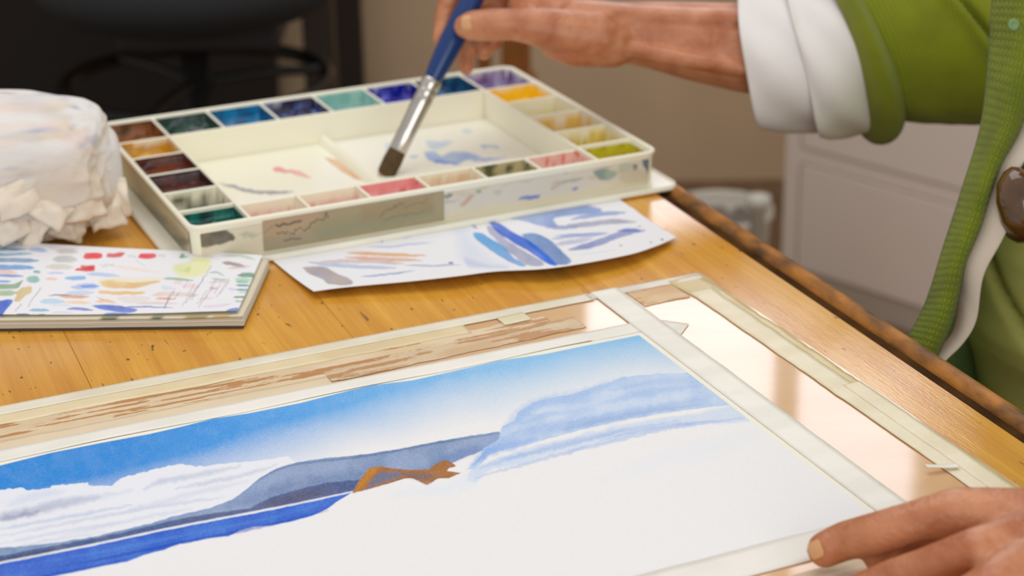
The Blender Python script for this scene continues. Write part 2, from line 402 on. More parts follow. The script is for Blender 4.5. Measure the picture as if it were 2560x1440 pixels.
# ------------------------------------------------------------------ the table
TA = math.radians(22.07)
tA = at(2100, 783, 0)          # a point of the joint between boards and edge rail
table = empty('drawing_table', (tA[0], tA[1], FLOOR), TA)
tx = np.array([math.cos(TA), math.sin(TA), 0]); ty = np.array([-tx[1], tx[0], 0])
def tloc(px, py, z=0):
    d = at(px, py, z) - tA; return d @ tx, d @ ty
def wood_mat():
    m = bpy.data.materials.new('varnished_pine'); m.use_nodes = True; nt = m.node_tree; N = nt.nodes; L = nt.links
    b = N['Principled BSDF']; b.inputs['Roughness'].default_value = .24; b.inputs['Coat Weight'].default_value = .6; b.inputs['Coat Roughness'].default_value = .11
    tc = N.new('ShaderNodeTexCoord'); oi = N.new('ShaderNodeObjectInfo')
    ad = N.new('ShaderNodeVectorMath'); ad.operation = 'ADD'
    cm = N.new('ShaderNodeCombineXYZ'); mu = N.new('ShaderNodeMath'); mu.operation = 'MULTIPLY'; mu.inputs[1].default_value = 37
    L.new(oi.outputs['Random'], mu.inputs[0]); L.new(mu.outputs[0], cm.inputs[2]); L.new(mu.outputs[0], cm.inputs[1])
    L.new(tc.outputs['Object'], ad.inputs[0]); L.new(cm.outputs[0], ad.inputs[1])
    def noise(scale, sc, det=4, src=None):
        mp = N.new('ShaderNodeMapping'); mp.inputs['Scale'].default_value = sc; L.new(src or ad.outputs[0], mp.inputs['Vector'])
        n = N.new('ShaderNodeTexNoise'); n.inputs['Scale'].default_value = scale; n.inputs['Detail'].default_value = det
        L.new(mp.outputs[0], n.inputs['Vector']); return n.outputs['Fac']
    def ramp(f, p0, p1, c0=(0, 0, 0), c1=(1, 1, 1)):
        r = N.new('ShaderNodeValToRGB'); e = r.color_ramp.elements; e[0].position = p0; e[1].position = p1
        e[0].color = (*c0, 1); e[1].color = (*c1, 1); L.new(f, r.inputs['Fac']); return r.outputs['Color']
    def mix(fac, a, c, mode='MIX'):
        x = N.new('ShaderNodeMix'); x.data_type = 'RGBA'; x.blend_type = mode
        if isinstance(fac, float): x.inputs[0].default_value = fac
        else: L.new(fac, x.inputs[0])
        for k, v in ((6, a), (7, c)):
            if isinstance(v, tuple): x.inputs[k].default_value = (*v, 1)
            else: L.new(v, x.inputs[k])
        return x.outputs[2]
    g = ramp(noise(14, (6, .35, 1), 5), .3, .7, tuple(lin((214, 144, 36))), tuple(lin((238, 176, 62))))
    g2 = ramp(noise(60, (7, .12, 1), 3), .45, .62)
    c = mix(.16, g, mix(g2, tuple(lin((180, 115, 40))), tuple(lin((240, 182, 74)))))
    c = mix(ramp(noise(5, (1, 1, 1), 3), .5, .75, (0, 0, 0), (.4, .4, .4)), c, tuple(lin((196, 122, 38))))
    # ink specks and short scratches, denser along the edge used for cutting
    c = mix(ramp(noise(190, (1.3, .55, 1), 2), .715, .745), c, tuple(lin((70, 50, 34))))
    c = mix(ramp(noise(75, (2.2, .30, 1), 2), .735, .76, (0, 0, 0), (.7, .7, .7)), c, tuple(lin((88, 62, 36))))
    L.new(c, b.inputs['Base Color'])
    bpn = N.new('ShaderNodeBump'); bpn.inputs['Strength'].default_value = .12; bpn.inputs['Distance'].default_value = .001
    L.new(noise(220, (5, .4, 1), 3), bpn.inputs['Height']); L.new(bpn.outputs[0], b.inputs['Normal']); L.new(bpn.outputs[0], b.inputs['Coat Normal'])
    return m
M_pine = wood_mat()
GX = -.0045                      # boards end at the groove
far_t = 0.0
q = at(1275, 161, 0); far_t = (q - tA) @ ty - .035
near_t = -1.15
seam = tloc(858, 815)[0]
xs = sorted([GX] + [seam + k * .176 for k in range(-6, 3) if -1.25 < seam + k * .176 < GX - .03] + [-1.3])
zt = -FLOOR
for a, b_ in zip(xs[:-1], xs[1:]):
    o = box('plank', -(b_ - a) / 2 + .00012, (b_ - a) / 2 - .00012, near_t, far_t, zt - .022, zt, M_pine, table, .0003)
    o.location = ((a + b_) / 2, 0, 0)
M_rail = pm('worn_edge_rail', (190, 122, 46), .5, var=.9, vcol=(70, 50, 26), vscale=26, stretch=(2.5, 1.1, 2.5), bump=.5, bscale=90)
M_grv = pm('dirty_groove', (84, 54, 20), .8, var=.6, vscale=30, spec=.1)
box('groove_strip', GX - .0005, .0065, near_t, far_t, zt - .022, zt - .003, M_grv, table, 0)
Pr = []
prof = [(.0060, -.022), (.0060, -.003), (.0085, .0015), (.0115, .0035), (.0145, .0038), (.0175, .0022), (.0195, -.003), (.0195, -.022)]
ys = np.linspace(near_t, far_t, 60)
Pr = np.array([[(x_, y_, zt + z_ + .0006 * (vnoise(np.array([y_ * 40, z_ * 300, 0.])) - .5)) for x_, z_ in prof] for y_ in ys])
grid_obj('edge_rail', Pr, M_rail, table)
box('apron', -1.25, -.03, near_t + .05, near_t + .07, zt - .10, zt - .0225, M_pine, table); box('apron', -1.25, -.03, far_t - .07, far_t - .05, zt - .10, zt - .0225, M_pine, table)
box('apron', -.05, -.03, near_t + .072, far_t - .072, zt - .10, zt - .0225, M_pine, table)
for x_ in (-1.24, -.10):
    for y_ in (near_t + .075, far_t - .125): box('leg', x_, x_ + .05, y_, y_ + .05, 0, zt - .0225, M_pine, table)
tag(table, 'varnished orange pine drawing table with a worn raised edge rail', 'table')

# ------------------------------------------------------------------ drawing board (local mm-like frame: origin back right corner)
BA = .420053; B0 = np.array([.135523, 1.260976, 0.0])
b1 = np.array([math.cos(BA), math.sin(BA), 0]); b2 = np.array([-b1[1], b1[0], 0])
BZ = .004
def bl(px, py, z=.005):
    d = at(px, py, z) - B0; return np.array([d @ b1, d @ b2])
def bw(s, t, z): return B0 + s * b1 + t * b2 + np.array([0, 0, z])
board = empty('drawing_board', B0 + np.array([0, 0, .0]), 0)
board.location = B0
def bpart(o): o.parent = board; o.matrix_parent_inverse = Matrix.Translation(-Vector(B0)); return o
M_ply = pm('varnished_plywood', (226, 186, 142), .04, var=.35, vcol=(206, 150, 92), vscale=9, stretch=(1, 3, 1), bump=.006, bscale=120, coat=.3)
Mb = Matrix.Translation(Vector(B0)) @ Matrix.Rotation(BA, 4, 'Z')
bpart(box('panel', -.70, 0, -.47, 0, .0003, BZ, M_ply, None, .0008, Mb))
M_old = pm('old_tape', attr=True, rough=.42, bump=.25, bscale=420, var=.05, vscale=60)
def strip(name, A, Bp, w0, w1, z, col, col2, tear0=.0, tear1=.0, seed=0, n=160, m=6, parent=True, mat=None, lift=None, holes=None, streak=0):
    """tape from A to Bp (board s,t); w0/w1 offsets to the left of the run; torn long edges"""
    A = np.asarray(A, float); Bp = np.asarray(Bp, float); d = Bp - A; L_ = np.hypot(*d); d /= L_; nn = np.array([-d[1], d[0]])
    u = np.linspace(0, L_, n); v = np.linspace(0, 1, m)
    e0 = w0 + tear0 * (fbm(np.stack([u * 60, u * 0], -1), seed, 4) - .5) * 2
    e1 = w1 + tear1 * (fbm(np.stack([u * 60, u * 0 + 5], -1), seed + 7, 4) - .5) * 2
    off = e0[:, None] * (1 - v) + e1[:, None] * v
    S = A + d * u[:, None, None] + nn * off[..., None]
    Z = np.full((n, m), z) + .00012 * fbm(S * 60, seed)
    if lift is not None: Z = Z + lift(u[:, None] / L_, v[None, :])
    P = B0 + S[..., :1] * b1 + S[..., 1:] * b2; P[..., 2] = Z
    f = sstep(.35, .68, fbm(S * np.array([25, 60]), seed + 2, 4))[..., None]
    C = lin(col) * (1 - f) + lin(col2) * f
    if streak:
        # where the paper tore away, the brown wood shows in long ragged streaks
        tt_ = np.stack([S[..., 0] * 26, (S[..., 1]) * 330], -1)
        k = sstep(.57, .63, fbm(tt_, seed + 40, 4) + .10 * (fbm(S * 420, seed + 50, 3) - .5))[..., None] * streak
        C = C * (1 - k) + lin((188, 128, 68)) * k
    o = grid_obj(name, P, mat or M_old, None, col=C, thick=.00012)
    return bpart(o) if parent else o
Zt = BZ + .00025
# along the back edge: layer over layer of yellowed tape, the upper ones torn
strip('old_tape', (-.70, -.0005), (-.092, -.0005), -.0125, 0, Zt + .00045, (240, 232, 212), (232, 222, 196), .0004, .0002, 1)
strip('old_tape', (-.70, -.013), (-.19, -.013), -.0135, .006, Zt + .0002, (236, 218, 178), (228, 206, 162), .0018, .0015, 5)
strip('torn_tape_residue', (-.70, -.0275), (-.135, -.0275), -.022, .006, Zt, (234, 212, 178), (226, 200, 162), .0012, .003, 9, n=420, m=44, streak=.9)
strip('old_tape', (-.70, -.052), (-.30, -.052), -.010, .003, Zt + .0002, (236, 216, 184), (230, 208, 172), .0004, .0012, 13)
strip('torn_tape_residue', (-.30, -.046), (-.118, -.040), -.012, .006, Zt + .0001, (222, 198, 164), (214, 182, 142), .002, .003, 15, n=200, m=24, streak=.8)
strip('old_tape', (-.092, -.001), (-.004, -.001), -.010, 0, Zt + .0002, (238, 232, 220), (228, 218, 202), .001, .0004, 17, n=60)
strip('tape_tab', bl(1262, 812), bl(1330, 798), 0, .014, Zt + .0006, (238, 228, 196), (232, 220, 184), .0006, .0004, 18, n=30)
# broad yellowed tape down the right edge, two layers with a ragged outer edge
strip('old_tape', (-.0015, -.004), (-.0015, -.362), -.0165, -.0015, Zt + .00015, (236, 216, 166), (228, 204, 150), .0003, .0016, 21)
strip('old_tape', (-.0055, -.030), (-.0055, -.352), -.0215, -.003, Zt + .0004, (244, 232, 202), (238, 224, 190), .0005, .0012, 23)
strip('old_tape', (-.002, -.205), (-.004, -.360), -.014, -.0008, Zt + .0006, (246, 234, 206), (240, 226, 194), .0004, .0006, 25)
strip('old_tape', (-.030, -.006), (-.026, -.040), -.001, .024, Zt + .0002, (228, 210, 166), (220, 198, 150), .001, .0006, 27, n=50)
strip('torn_tape_residue', (-.066, -.018), (-.030, -.018), -.020, .008, Zt, (228, 196, 154), (216, 176, 128), .002, .002, 29, n=60, m=20, streak=.6)
strip('lifted_tape_sliver', bl(2395, 1168), bl(2315, 1180), -.0022, .0022, Zt + .002, (250, 246, 232), (246, 240, 222), .0003, .0012, 31, n=30, lift=lambda u, v: .0025 * u ** 1.5 + 0 * v)
# lower margin
strip('old_tape', (-.70, -.384), (-.10, -.384), -.05, 0, Zt + .0002, (228, 206, 170), (220, 196, 156), .0006, .0003, 33)
tag(board, 'thin varnished plywood drawing board edged with layers of old torn tape', 'board')

# ------------------------------------------------------------------ the watercolour
S0, S1, T0, T1 = -.575, -.0860, -.356, -.0720
ns_, nt_ = 860, 480
ss = np.linspace(S0, S1, ns_); ts = np.linspace(T0, T1, nt_)
SS, TT = np.meshgrid(ss, ts)
Z = BZ + .00035 + .0011 * (.5 + .5 * np.sin(SS * 42 + 1.2)) * sstep(-.16, -.078, TT) * sstep(-.0722, -.0768, TT) * sstep(-.10, -.16, SS)
P = B0 + SS[..., None] * b1 + TT[..., None] * b2; P[..., 2] = Z
pt = Paint(P, (243, 241, 241))
X, Y = pt.x, pt.y; Q = np.stack([X, Y], -1)
def curve(xs, ys): 
    return np.interp(X, xs, ys)
top = curve([-400, 0, 125, 250, 375, 458, 533, 625, 750, 876, 934, 1032, 1130, 1247, 1364, 1481, 1598, 1700], [1250, 1163, 1132, 1107, 1084, 1065, 1046, 1032, 1007, 975, 962, 950, 928, 901, 884, 860, 837, 815])
lum = [(-400, (52, 132, 214)), (0, (58, 142, 222)), (300, (66, 146, 224)), (600, (84, 160, 232)), (900, (112, 178, 236)), (1200, (146, 198, 240)), (1600, (150, 200, 238)), (1900, (160, 205, 240))]
skyc = np.stack([np.interp(X, [a for a, _ in lum], [lin(c)[k] for _, c in lum]) for k in range(3)], -1)
fs = curve([-400, 0, 300, 500, 700, 900, 1200, 1400, 1600, 1800], [1320, 1240, 1178, 1118, 1058, 1000, 918, 880, 850, 840])
fe = curve([-400, 0, 300, 500, 700, 900, 1200, 1400, 1600, 1800], [1460, 1370, 1300, 1245, 1190, 1132, 1066, 1016, 962, 950])
wv = (fbm(Q * np.array([.004, .012]), 5) - .5) * 34
a = 1 - np.clip((Y + wv - fs) / (fe - fs), 0, 1); a = a ** 1.15
a *= sstep(-1, 2, Y - top)
a *= .93 + .1 * fbm(Q * .05, 2)
pt.blend(slice(None), np.clip(a, 0, 1), skyc)
# clouds on the left
ctop = [(-300, 1280), (-100, 1240), (0, 1225), (50, 1219), (71, 1225), (125, 1221), (129, 1215), (221, 1207), (222, 1214), (279, 1214), (300, 1196), (371, 1177), (421, 1165), (458, 1160), (487, 1167), (562, 1159), (640, 1152), (720, 1142)]
pt.poly(ctop + [(760, 1175), (600, 1260), (300, 1340), (0, 1380), (-300, 1440)], (240, 241, 247), 1, 3, 3, .09, .04)
fr_ = .0
for pts, w, c, al in (([(-60, 1302), (60, 1282), (140, 1262), (245, 1242)], 22, (150, 156, 190), .62), ([(0, 1300), (40, 1292), (100, 1278)], 10, (120, 125, 165), .5),
        ([(0, 1322), (150, 1296), (330, 1262)], 9, (168, 186, 226), .5), ([(0, 1340), (250, 1292), (420, 1262), (560, 1243)], 9, (182, 190, 220), .45),
        ([(360, 1222), (400, 1204), (450, 1196), (520, 1182), (600, 1166)], 13, (178, 186, 216), .55), ([(440, 1222), (520, 1206), (600, 1190), (690, 1162)], 10, (180, 188, 216), .5),
        ([(0, 1360), (150, 1330), (300, 1304)], 8, (186, 194, 222), .4), ([(100, 1258), (200, 1250), (330, 1226)], 14, (205, 212, 234), .5), ([(150, 1340), (330, 1300), (480, 1272)], 9, (200, 208, 232), .5),
        ([(280, 1290), (380, 1262), (500, 1230), (620, 1204)], 14, (206, 212, 234), .5), ([(0, 1378), (120, 1352), (260, 1330)], 8, (205, 212, 235), .5), ([(20, 1262), (90, 1240), (160, 1228)], 20, (208, 218, 240), .6)):
    pt.line(pts, w, c, al, soft=w * .9, wob=4)
# grey-blue hills
hill = [(-300, 1440), (0, 1369), (42, 1367), (154, 1355), (233, 1342), (375, 1309), (429, 1292), (529, 1269), (583, 1248), (617, 1223), (650, 1194), (692, 1171), (742, 1156), (800, 1147), (919, 1135), (1012, 1120), (1091, 1104), (1177, 1089), (1247, 1079), (1253, 1084), (1245, 1100), (1208, 1126), (1141, 1152), (1090, 1175), (960, 1200), (880, 1228), (708, 1264), (417, 1320), (250, 1356), (0, 1404), (-300, 1470)]
pt.poly(hill, (118, 146, 188), .94, 3, 1.5, .08, .12, edge=.1, col2=(138, 160, 200))
pt.line([(640, 1205), (690, 1176), (745, 1160), (920, 1139), (1090, 1108), (1245, 1083)], 6, (88, 112, 160), .6, soft=5)
pt.poly([(560, 1268), (640, 1230), (720, 1200), (860, 1180), (920, 1172), (890, 1215), (700, 1262)], (92, 118, 168), .45, 30, 4)
pt.poly([(1060, 1172), (1100, 1140), (1190, 1110), (1210, 1122), (1140, 1152)], (110, 138, 192), .6, 16, 4)
pt.poly([(-300, 1455), (0, 1390), (125, 1366), (250, 1343), (375, 1316), (442, 1298), (542, 1282), (625, 1271), (675, 1244), (750, 1223), (812, 1207), (900, 1199), (882, 1228), (708, 1264), (417, 1320), (250, 1356), (0, 1404), (-300, 1470)], (68, 86, 140), .9, 4, 2, .07, .2, col2=(84, 92, 132))
pt.poly([(640, 1262), (730, 1234), (830, 1218), (800, 1240), (690, 1264)], (104, 92, 106), .5, 18, 4)
pt.poly([(-300, 1466), (0, 1397), (140, 1370), (120, 1384), (0, 1406), (-300, 1474)], (78, 84, 104), .7, 8, 2)
# the deep blue water below a thin white line
pt.line([(-200, 1447), (0, 1406), (250, 1357), (417, 1321), (708, 1265), (880, 1229)], 3.2, (232, 232, 240), .9, soft=2, wob=.6, taper=False)
sea = [(-300, 1472), (0, 1410), (250, 1361), (417, 1325), (708, 1269), (879, 1232), (846, 1252), (817, 1273), (779, 1290), (733, 1302), (683, 1313), (633, 1317), (600, 1327), (571, 1341), (533, 1344), (438, 1363), (408, 1375), (358, 1388), (317, 1404), (267, 1413), (233, 1421), (138, 1440), (0, 1470), (-200, 1515), (-300, 1535)]
pt.poly(sea, (34, 96, 208), .97, 3, 1.2, .06, .06, edge=.05, col2=(46, 112, 216))
for pts in ([(-100, 1470), (100, 1425), (300, 1385)], [(200, 1390), (420, 1345), (700, 1290)], [(50, 1415), (250, 1380), (480, 1335)], [(500, 1332), (650, 1300), (800, 1262)]):
    pt.line(pts, 7, (84, 140, 224), .45, soft=6, wob=2)
    pt.line([(x + 20, y + 14) for x, y in pts], 6, (24, 74, 188), .5, soft=6, wob=2)
# ochre rock
rock = [(880, 1233), (895, 1206), (923, 1171), (950, 1165), (981, 1171), (1024, 1175), (1071, 1173), (1091, 1159), (1112, 1149), (1130, 1157), (1141, 1165), (1122, 1171), (1118, 1178), (1153, 1182), (1122, 1196), (1096, 1196), (1067, 1212), (1032, 1195), (1012, 1196), (973, 1208), (911, 1225)]
pt.poly(rock, (172, 116, 66), 1, 2.5, 1.2, .15, .05)
pt.poly([(925, 1205), (950, 1180), (990, 1180), (1010, 1188), (960, 1206), (915, 1220)], (124, 124, 146), 1, 10, 5, .05, .0)
pt.poly([(1000, 1182), (1060, 1180), (1090, 1190), (1060, 1204), (1020, 1192)], (120, 108, 116), .7, 12, 4)
pt.poly([(882, 1231), (898, 1204), (924, 1172), (952, 1167), (935, 1185), (905, 1218)], (208, 140, 50), .8, 9, 3)
pt.line([(884, 1232), (915, 1224), (973, 1207), (1012, 1195), (1032, 1194), (1067, 1211), (1096, 1195), (1150, 1183)], 3, (130, 66, 30), .55, soft=3, wob=.8)
# pale mountain and veils on the right
mtn = [(1165, 1176), (1204, 1139), (1208, 1120), (1247, 1100), (1251, 1081), (1255, 1067), (1286, 1050), (1298, 1030), (1333, 1007), (1364, 997), (1434, 985), (1481, 969), (1559, 942), (1640, 934), (1723, 931), (1790, 968), (1860, 1010), (1757, 1020), (1658, 1034), (1559, 1050), (1462, 1073), (1345, 1104), (1247, 1128), (1220, 1139), (1190, 1172)]
pt.poly(mtn, (178, 205, 240), .88, 4, 2.5, .07, .2, edge=.06, col2=(198, 217, 243))
for pts, w, c, al in (([(1255, 1078), (1300, 1036), (1360, 1004), (1440, 990), (1560, 948)], 26, (142, 182, 238), .5), ([(1195, 1150), (1230, 1116), (1300, 1085), (1420, 1062), (1560, 1036), (1750, 1000)], 26, (146, 180, 232), .55),
        ([(1300, 1060), (1420, 1020), (1600, 985), (1760, 960)], 18, (156, 188, 238), .5), ([(1400, 1075), (1560, 1040), (1760, 1010)], 10, (160, 180, 222), .5), ([(1330, 1030), (1450, 1015), (1560, 985)], 14, (222, 230, 246), .6), ([(1420, 1050), (1560, 1016), (1740, 985)], 12, (214, 226, 246), .5), ([(1480, 1000), (1600, 968), (1740, 946)], 9, (214, 226, 246), .4),
        ([(1178, 1165), (1205, 1140), (1260, 1118), (1340, 1098)], 22, (122, 166, 236), .6), ([(1520, 975), (1650, 955), (1760, 950)], 16, (160, 190, 236), .4)):
    pt.line(pts, w, c, al, soft=w * .8, wob=5)
pt.poly([(1165, 1200), (1180, 1172), (1260, 1136), (1400, 1098), (1560, 1062), (1840, 1014), (1890, 1052), (1740, 1062), (1620, 1080), (1500, 1110), (1350, 1146), (1220, 1178), (1190, 1206)], (204, 220, 244), .8, 10, 6, .03, .3)
for pts, w, al in (([(1200, 1170), (1330, 1130), (1500, 1088), (1700, 1052)], 12, .55), ([(1190, 1195), (1330, 1155), (1520, 1106), (1700, 1066), (1860, 1046)], 9, .6), ([(1250, 1150), (1400, 1118), (1560, 1076)], 9, .5), ([(1500, 1100), (1640, 1070), (1780, 1050)], 7, .6)):
    pt.line(pts, w, (164, 190, 234), al, soft=w * .7, wob=4)
pt.poly([(1130, 1205), (1170, 1180), (1190, 1215), (1110, 1240), (960, 1240)], (226, 236, 248), .5, 30, 8)
pt.poly([(1700, 1110), (1900, 1080), (1800, 1140), (1500, 1200)], (232, 238, 246), .4, 60, 8)
M_paint = pm('watercolour_on_paper', attr=True, rough=.85, spec=.12, bump=.35, bscale=700, grain=.13, gscale=1000)
cc = pt.c; mg_ = np.maximum(np.maximum(sstep(-.0928, -.0922, SS.ravel()), sstep(-.5655, -.5662, SS.ravel())), sstep(2, -2, Y - top) * sstep(-.086, -.083, TT.ravel()))[:, None]
pt.c = cc * (1 - mg_) + lin((248, 243, 226)) * mg_      # bare paper margin along the tape
painting = grid_obj('watercolour_painting', P, M_paint, None, col=pt.out(), thick=.00025)
tag(painting, 'unfinished watercolour of blue sky, hills and sea taped to the board', 'painting')

M_fresh = pm('fresh_masking_tape', attr=True, rough=.55, bump=.2, bscale=380)
def tape(A, Bp, w0, w1, z, c, c2, label, seed, t0=.0002, t1=.0004, lift=None, n=160):
    o = strip('masking_tape', A, Bp, w0, w1, z, c, c2, t0, t1, seed, parent=False, mat=M_fresh, lift=lift, n=n)
    tag(o, label, 'tape', 'strips of tape holding the painting'); return o
buck = lambda u, v: .0011 * (.5 + .5 * np.sin((-.60 + u * .512) * 42 + 1.2)) * (1 - v) * (u < .93)
tape((-.60, -.0785), (-.088, -.0785), .0030, .0185, BZ + .00055, (246, 241, 232), (238, 234, 222), 'long strip of pale tape along the top edge of the painting', 51, lift=buck)
tape((-.0885, .0), (-.0885, -.358), -.0005, .0205, BZ + .00075, (248, 243, 232), (240, 235, 224), 'pale strip of tape down the right edge of the painting', 53)
tape((-.60, -.353), (-.10, -.353), -.0225, .0035, BZ + .00060, (244, 237, 228), (236, 232, 222), 'pale strip of tape along the bottom edge of the painting', 55)
tape(bl(1640, 812), bl(1712, 822), -.010, .010, BZ + .0005, (242, 234, 224), (230, 226, 212), 'short tab of tape sticking out under the corner of the taped painting', 57, .001, .001, n=40)

# ------------------------------------------------------------------ sketchbook with swatches
k4 = lambda x, y: (x / 3.6, 560 + y / 3.6)
ZS = .0105
fr_ = at(612, 822, 0); br_ = at(675, 641, ZS); br_[2] = 0
fl_ = at(0, 829, 0); bl_ = at(0, 604, ZS); bl_[2] = 0
ext = 1.35
fl_ = fr_ + (fl_ - fr_) * ext; bl_ = br_ + (bl_ - br_) * ext
book = empty('sketchbook', fr_)
def quadgrid(n, m, inset=(0, 0, 0, 0)):
    u = np.linspace(inset[0], 1 - inset[1], n)[None, :, None]; v = np.linspace(inset[2], 1 - inset[3], m)[:, None, None]
    return (fl_ * (1 - u) + fr_ * u) * (1 - v) + (bl_ * (1 - u) + br_ * u) * v, u[..., 0], v[..., 0]
def kid(o, par): o.parent = par; o.matrix_parent_inverse = Matrix.Translation(-par.location); return o
M_pg = pm('page_paper', attr=True, rough=.85, spec=.15, bump=.2, bscale=500)
Pq, u, v = quadgrid(30, 12, (0, .004, 0, 0)); Pq[..., 2] = .0014
kid(grid_obj('back_cover', Pq, pm('cover_card', (66, 60, 58), .6), None, thick=.0012), book)
NP = 7
for k in range(NP):
    Pq, u, v = quadgrid(60, 20, (0, .004 * (k % 3) + .002, .012 * ((k * 7) % 3), .0))
    zz = .0016 + (k + 1) * .00095
    Pq[..., 2] = zz + .0006 * fbm(np.stack(np.broadcast_arrays(u * 6, v * 4 + k * 3), -1), k) + .0012 * (k / NP) * sstep(.8, 1, u) * sstep(.3, 0, v)
    c = np.tile(lin((228, 220, 202) if k % 2 else (218, 206, 184)), (Pq.shape[0], Pq.shape[1], 1))
    if k == NP - 1:
        pp_ = Paint(Pq, (226, 216, 190))
        pp_.poly([k4(900, 845), k4(1060, 845), k4(1040, 875), k4(940, 875)], (40, 70, 30), .9); pp_.poly([k4(1370, 840), k4(1450, 840), k4(1430, 880), k4(1380, 878)], (40, 70, 30), .9)
        pp_.poly([k4(1640, 830), k4(1900, 815), k4(1850, 880), k4(1700, 880)], (150, 130, 20), .9); pp_.poly([k4(1920, 815), k4(2100, 808), k4(2060, 850), k4(1930, 850)], (205, 160, 60), .9)
        c = pp_.out()
    kid(grid_obj('page', Pq, M_pg, None, col=c, thick=.0007), book)
# top page
Pq, u, v = quadgrid(520, 250, (0, .020, .028, .0))
Pq[..., 2] = ZS + .0005 + .0010 * sstep(.75, 1, u) * sstep(.4, 0, v) + .0004 * np.sin(u * 9)
pg = Paint(Pq, (240, 238, 241))
def sw(c, pts, al=.9, soft=2.5, col2=None, wob=2): pg.poly([k4(*p) for p in pts], c, al, soft, wob, .06, .2, smooth=3, col2=col2, seed=int(pts[0][0]))
def st4(c, pts, w, al=.85): pg.line([k4(*p) for p in pts], w / 3.6, c, al, seed=int(pts[0][0]))
B_ = (60, 150, 200)
for c, pts, w in ((B_, [(-120, 230), (20, 228), (240, 228)], 26), ((90, 165, 205), [(-120, 275), (60, 275), (290, 268)], 26), ((70, 140, 190), [(-120, 330), (40, 325), (200, 328), (350, 332)], 40), ((30, 140, 215), [(-100, 390), (60, 390), (180, 388), (310, 395)], 44),
        ((240, 195, 170), [(-80, 430), (40, 430), (150, 440)], 36), ((80, 130, 210), [(-80, 465), (60, 465), (210, 468)], 24), ((90, 150, 225), [(-50, 515), (30, 515), (100, 518)], 20), ((95, 150, 90), [(-80, 565), (40, 562), (140, 558), (200, 510)], 44), ((150, 180, 130), [(-80, 620), (40, 620), (150, 620)], 50),
        ((160, 185, 235), [(260, 225), (340, 232), (420, 245)], 40), ((225, 215, 230), [(440, 215), (560, 225), (700, 222)], 40), ((200, 192, 180), [(510, 250), (600, 245), (700, 250)], 44), ((190, 192, 188), [(480, 320), (580, 315), (690, 325)], 60), ((215, 208, 196), [(410, 388), (540, 385), (660, 392)], 46),
        ((60, 150, 170), [(300, 430), (330, 430), (365, 432)], 24), ((180, 195, 240), [(430, 440), (500, 440), (580, 440)], 18), ((235, 195, 170), [(410, 495), (460, 492), (520, 496)], 24), ((120, 185, 170), [(245, 500), (300, 500), (345, 500)], 60)):
    st4(c, pts, w)
sw((215, 185, 110), [(200, 570), (280, 560), (280, 620), (230, 650), (170, 700), (130, 690), (150, 640), (140, 620)], .85)
sw((50, 120, 220), [(-80, 690), (115, 685), (60, 760), (10, 820), (-80, 830)], .95, col2=(30, 80, 200))
R_ = (235, 50, 60)
sw(R_, [(770, 262), (910, 258), (905, 310), (755, 312)], .95); sw((220, 60, 60), [(970, 265), (1115, 258), (1085, 298), (965, 298)], .95); sw((235, 45, 65), [(1260, 268), (1395, 265), (1390, 308), (1250, 306)], .95)
sw((205, 60, 55), [(735, 372), (850, 370), (840, 400), (735, 400)], .9); sw((225, 40, 50), [(690, 398), (840, 388), (840, 425), (680, 420)], .95)
sw((70, 160, 120), [(1610, 300), (1640, 262), (1665, 290), (1700, 295), (1640, 305)], .85)
sw((215, 225, 140), [(1560, 370), (1700, 340), (1760, 300), (1900, 320), (1880, 400), (1800, 470), (1650, 480), (1560, 420)], .75, 12, (235, 235, 150)); sw((190, 210, 100), [(1640, 420), (1720, 380), (1700, 440)], .6, 8)
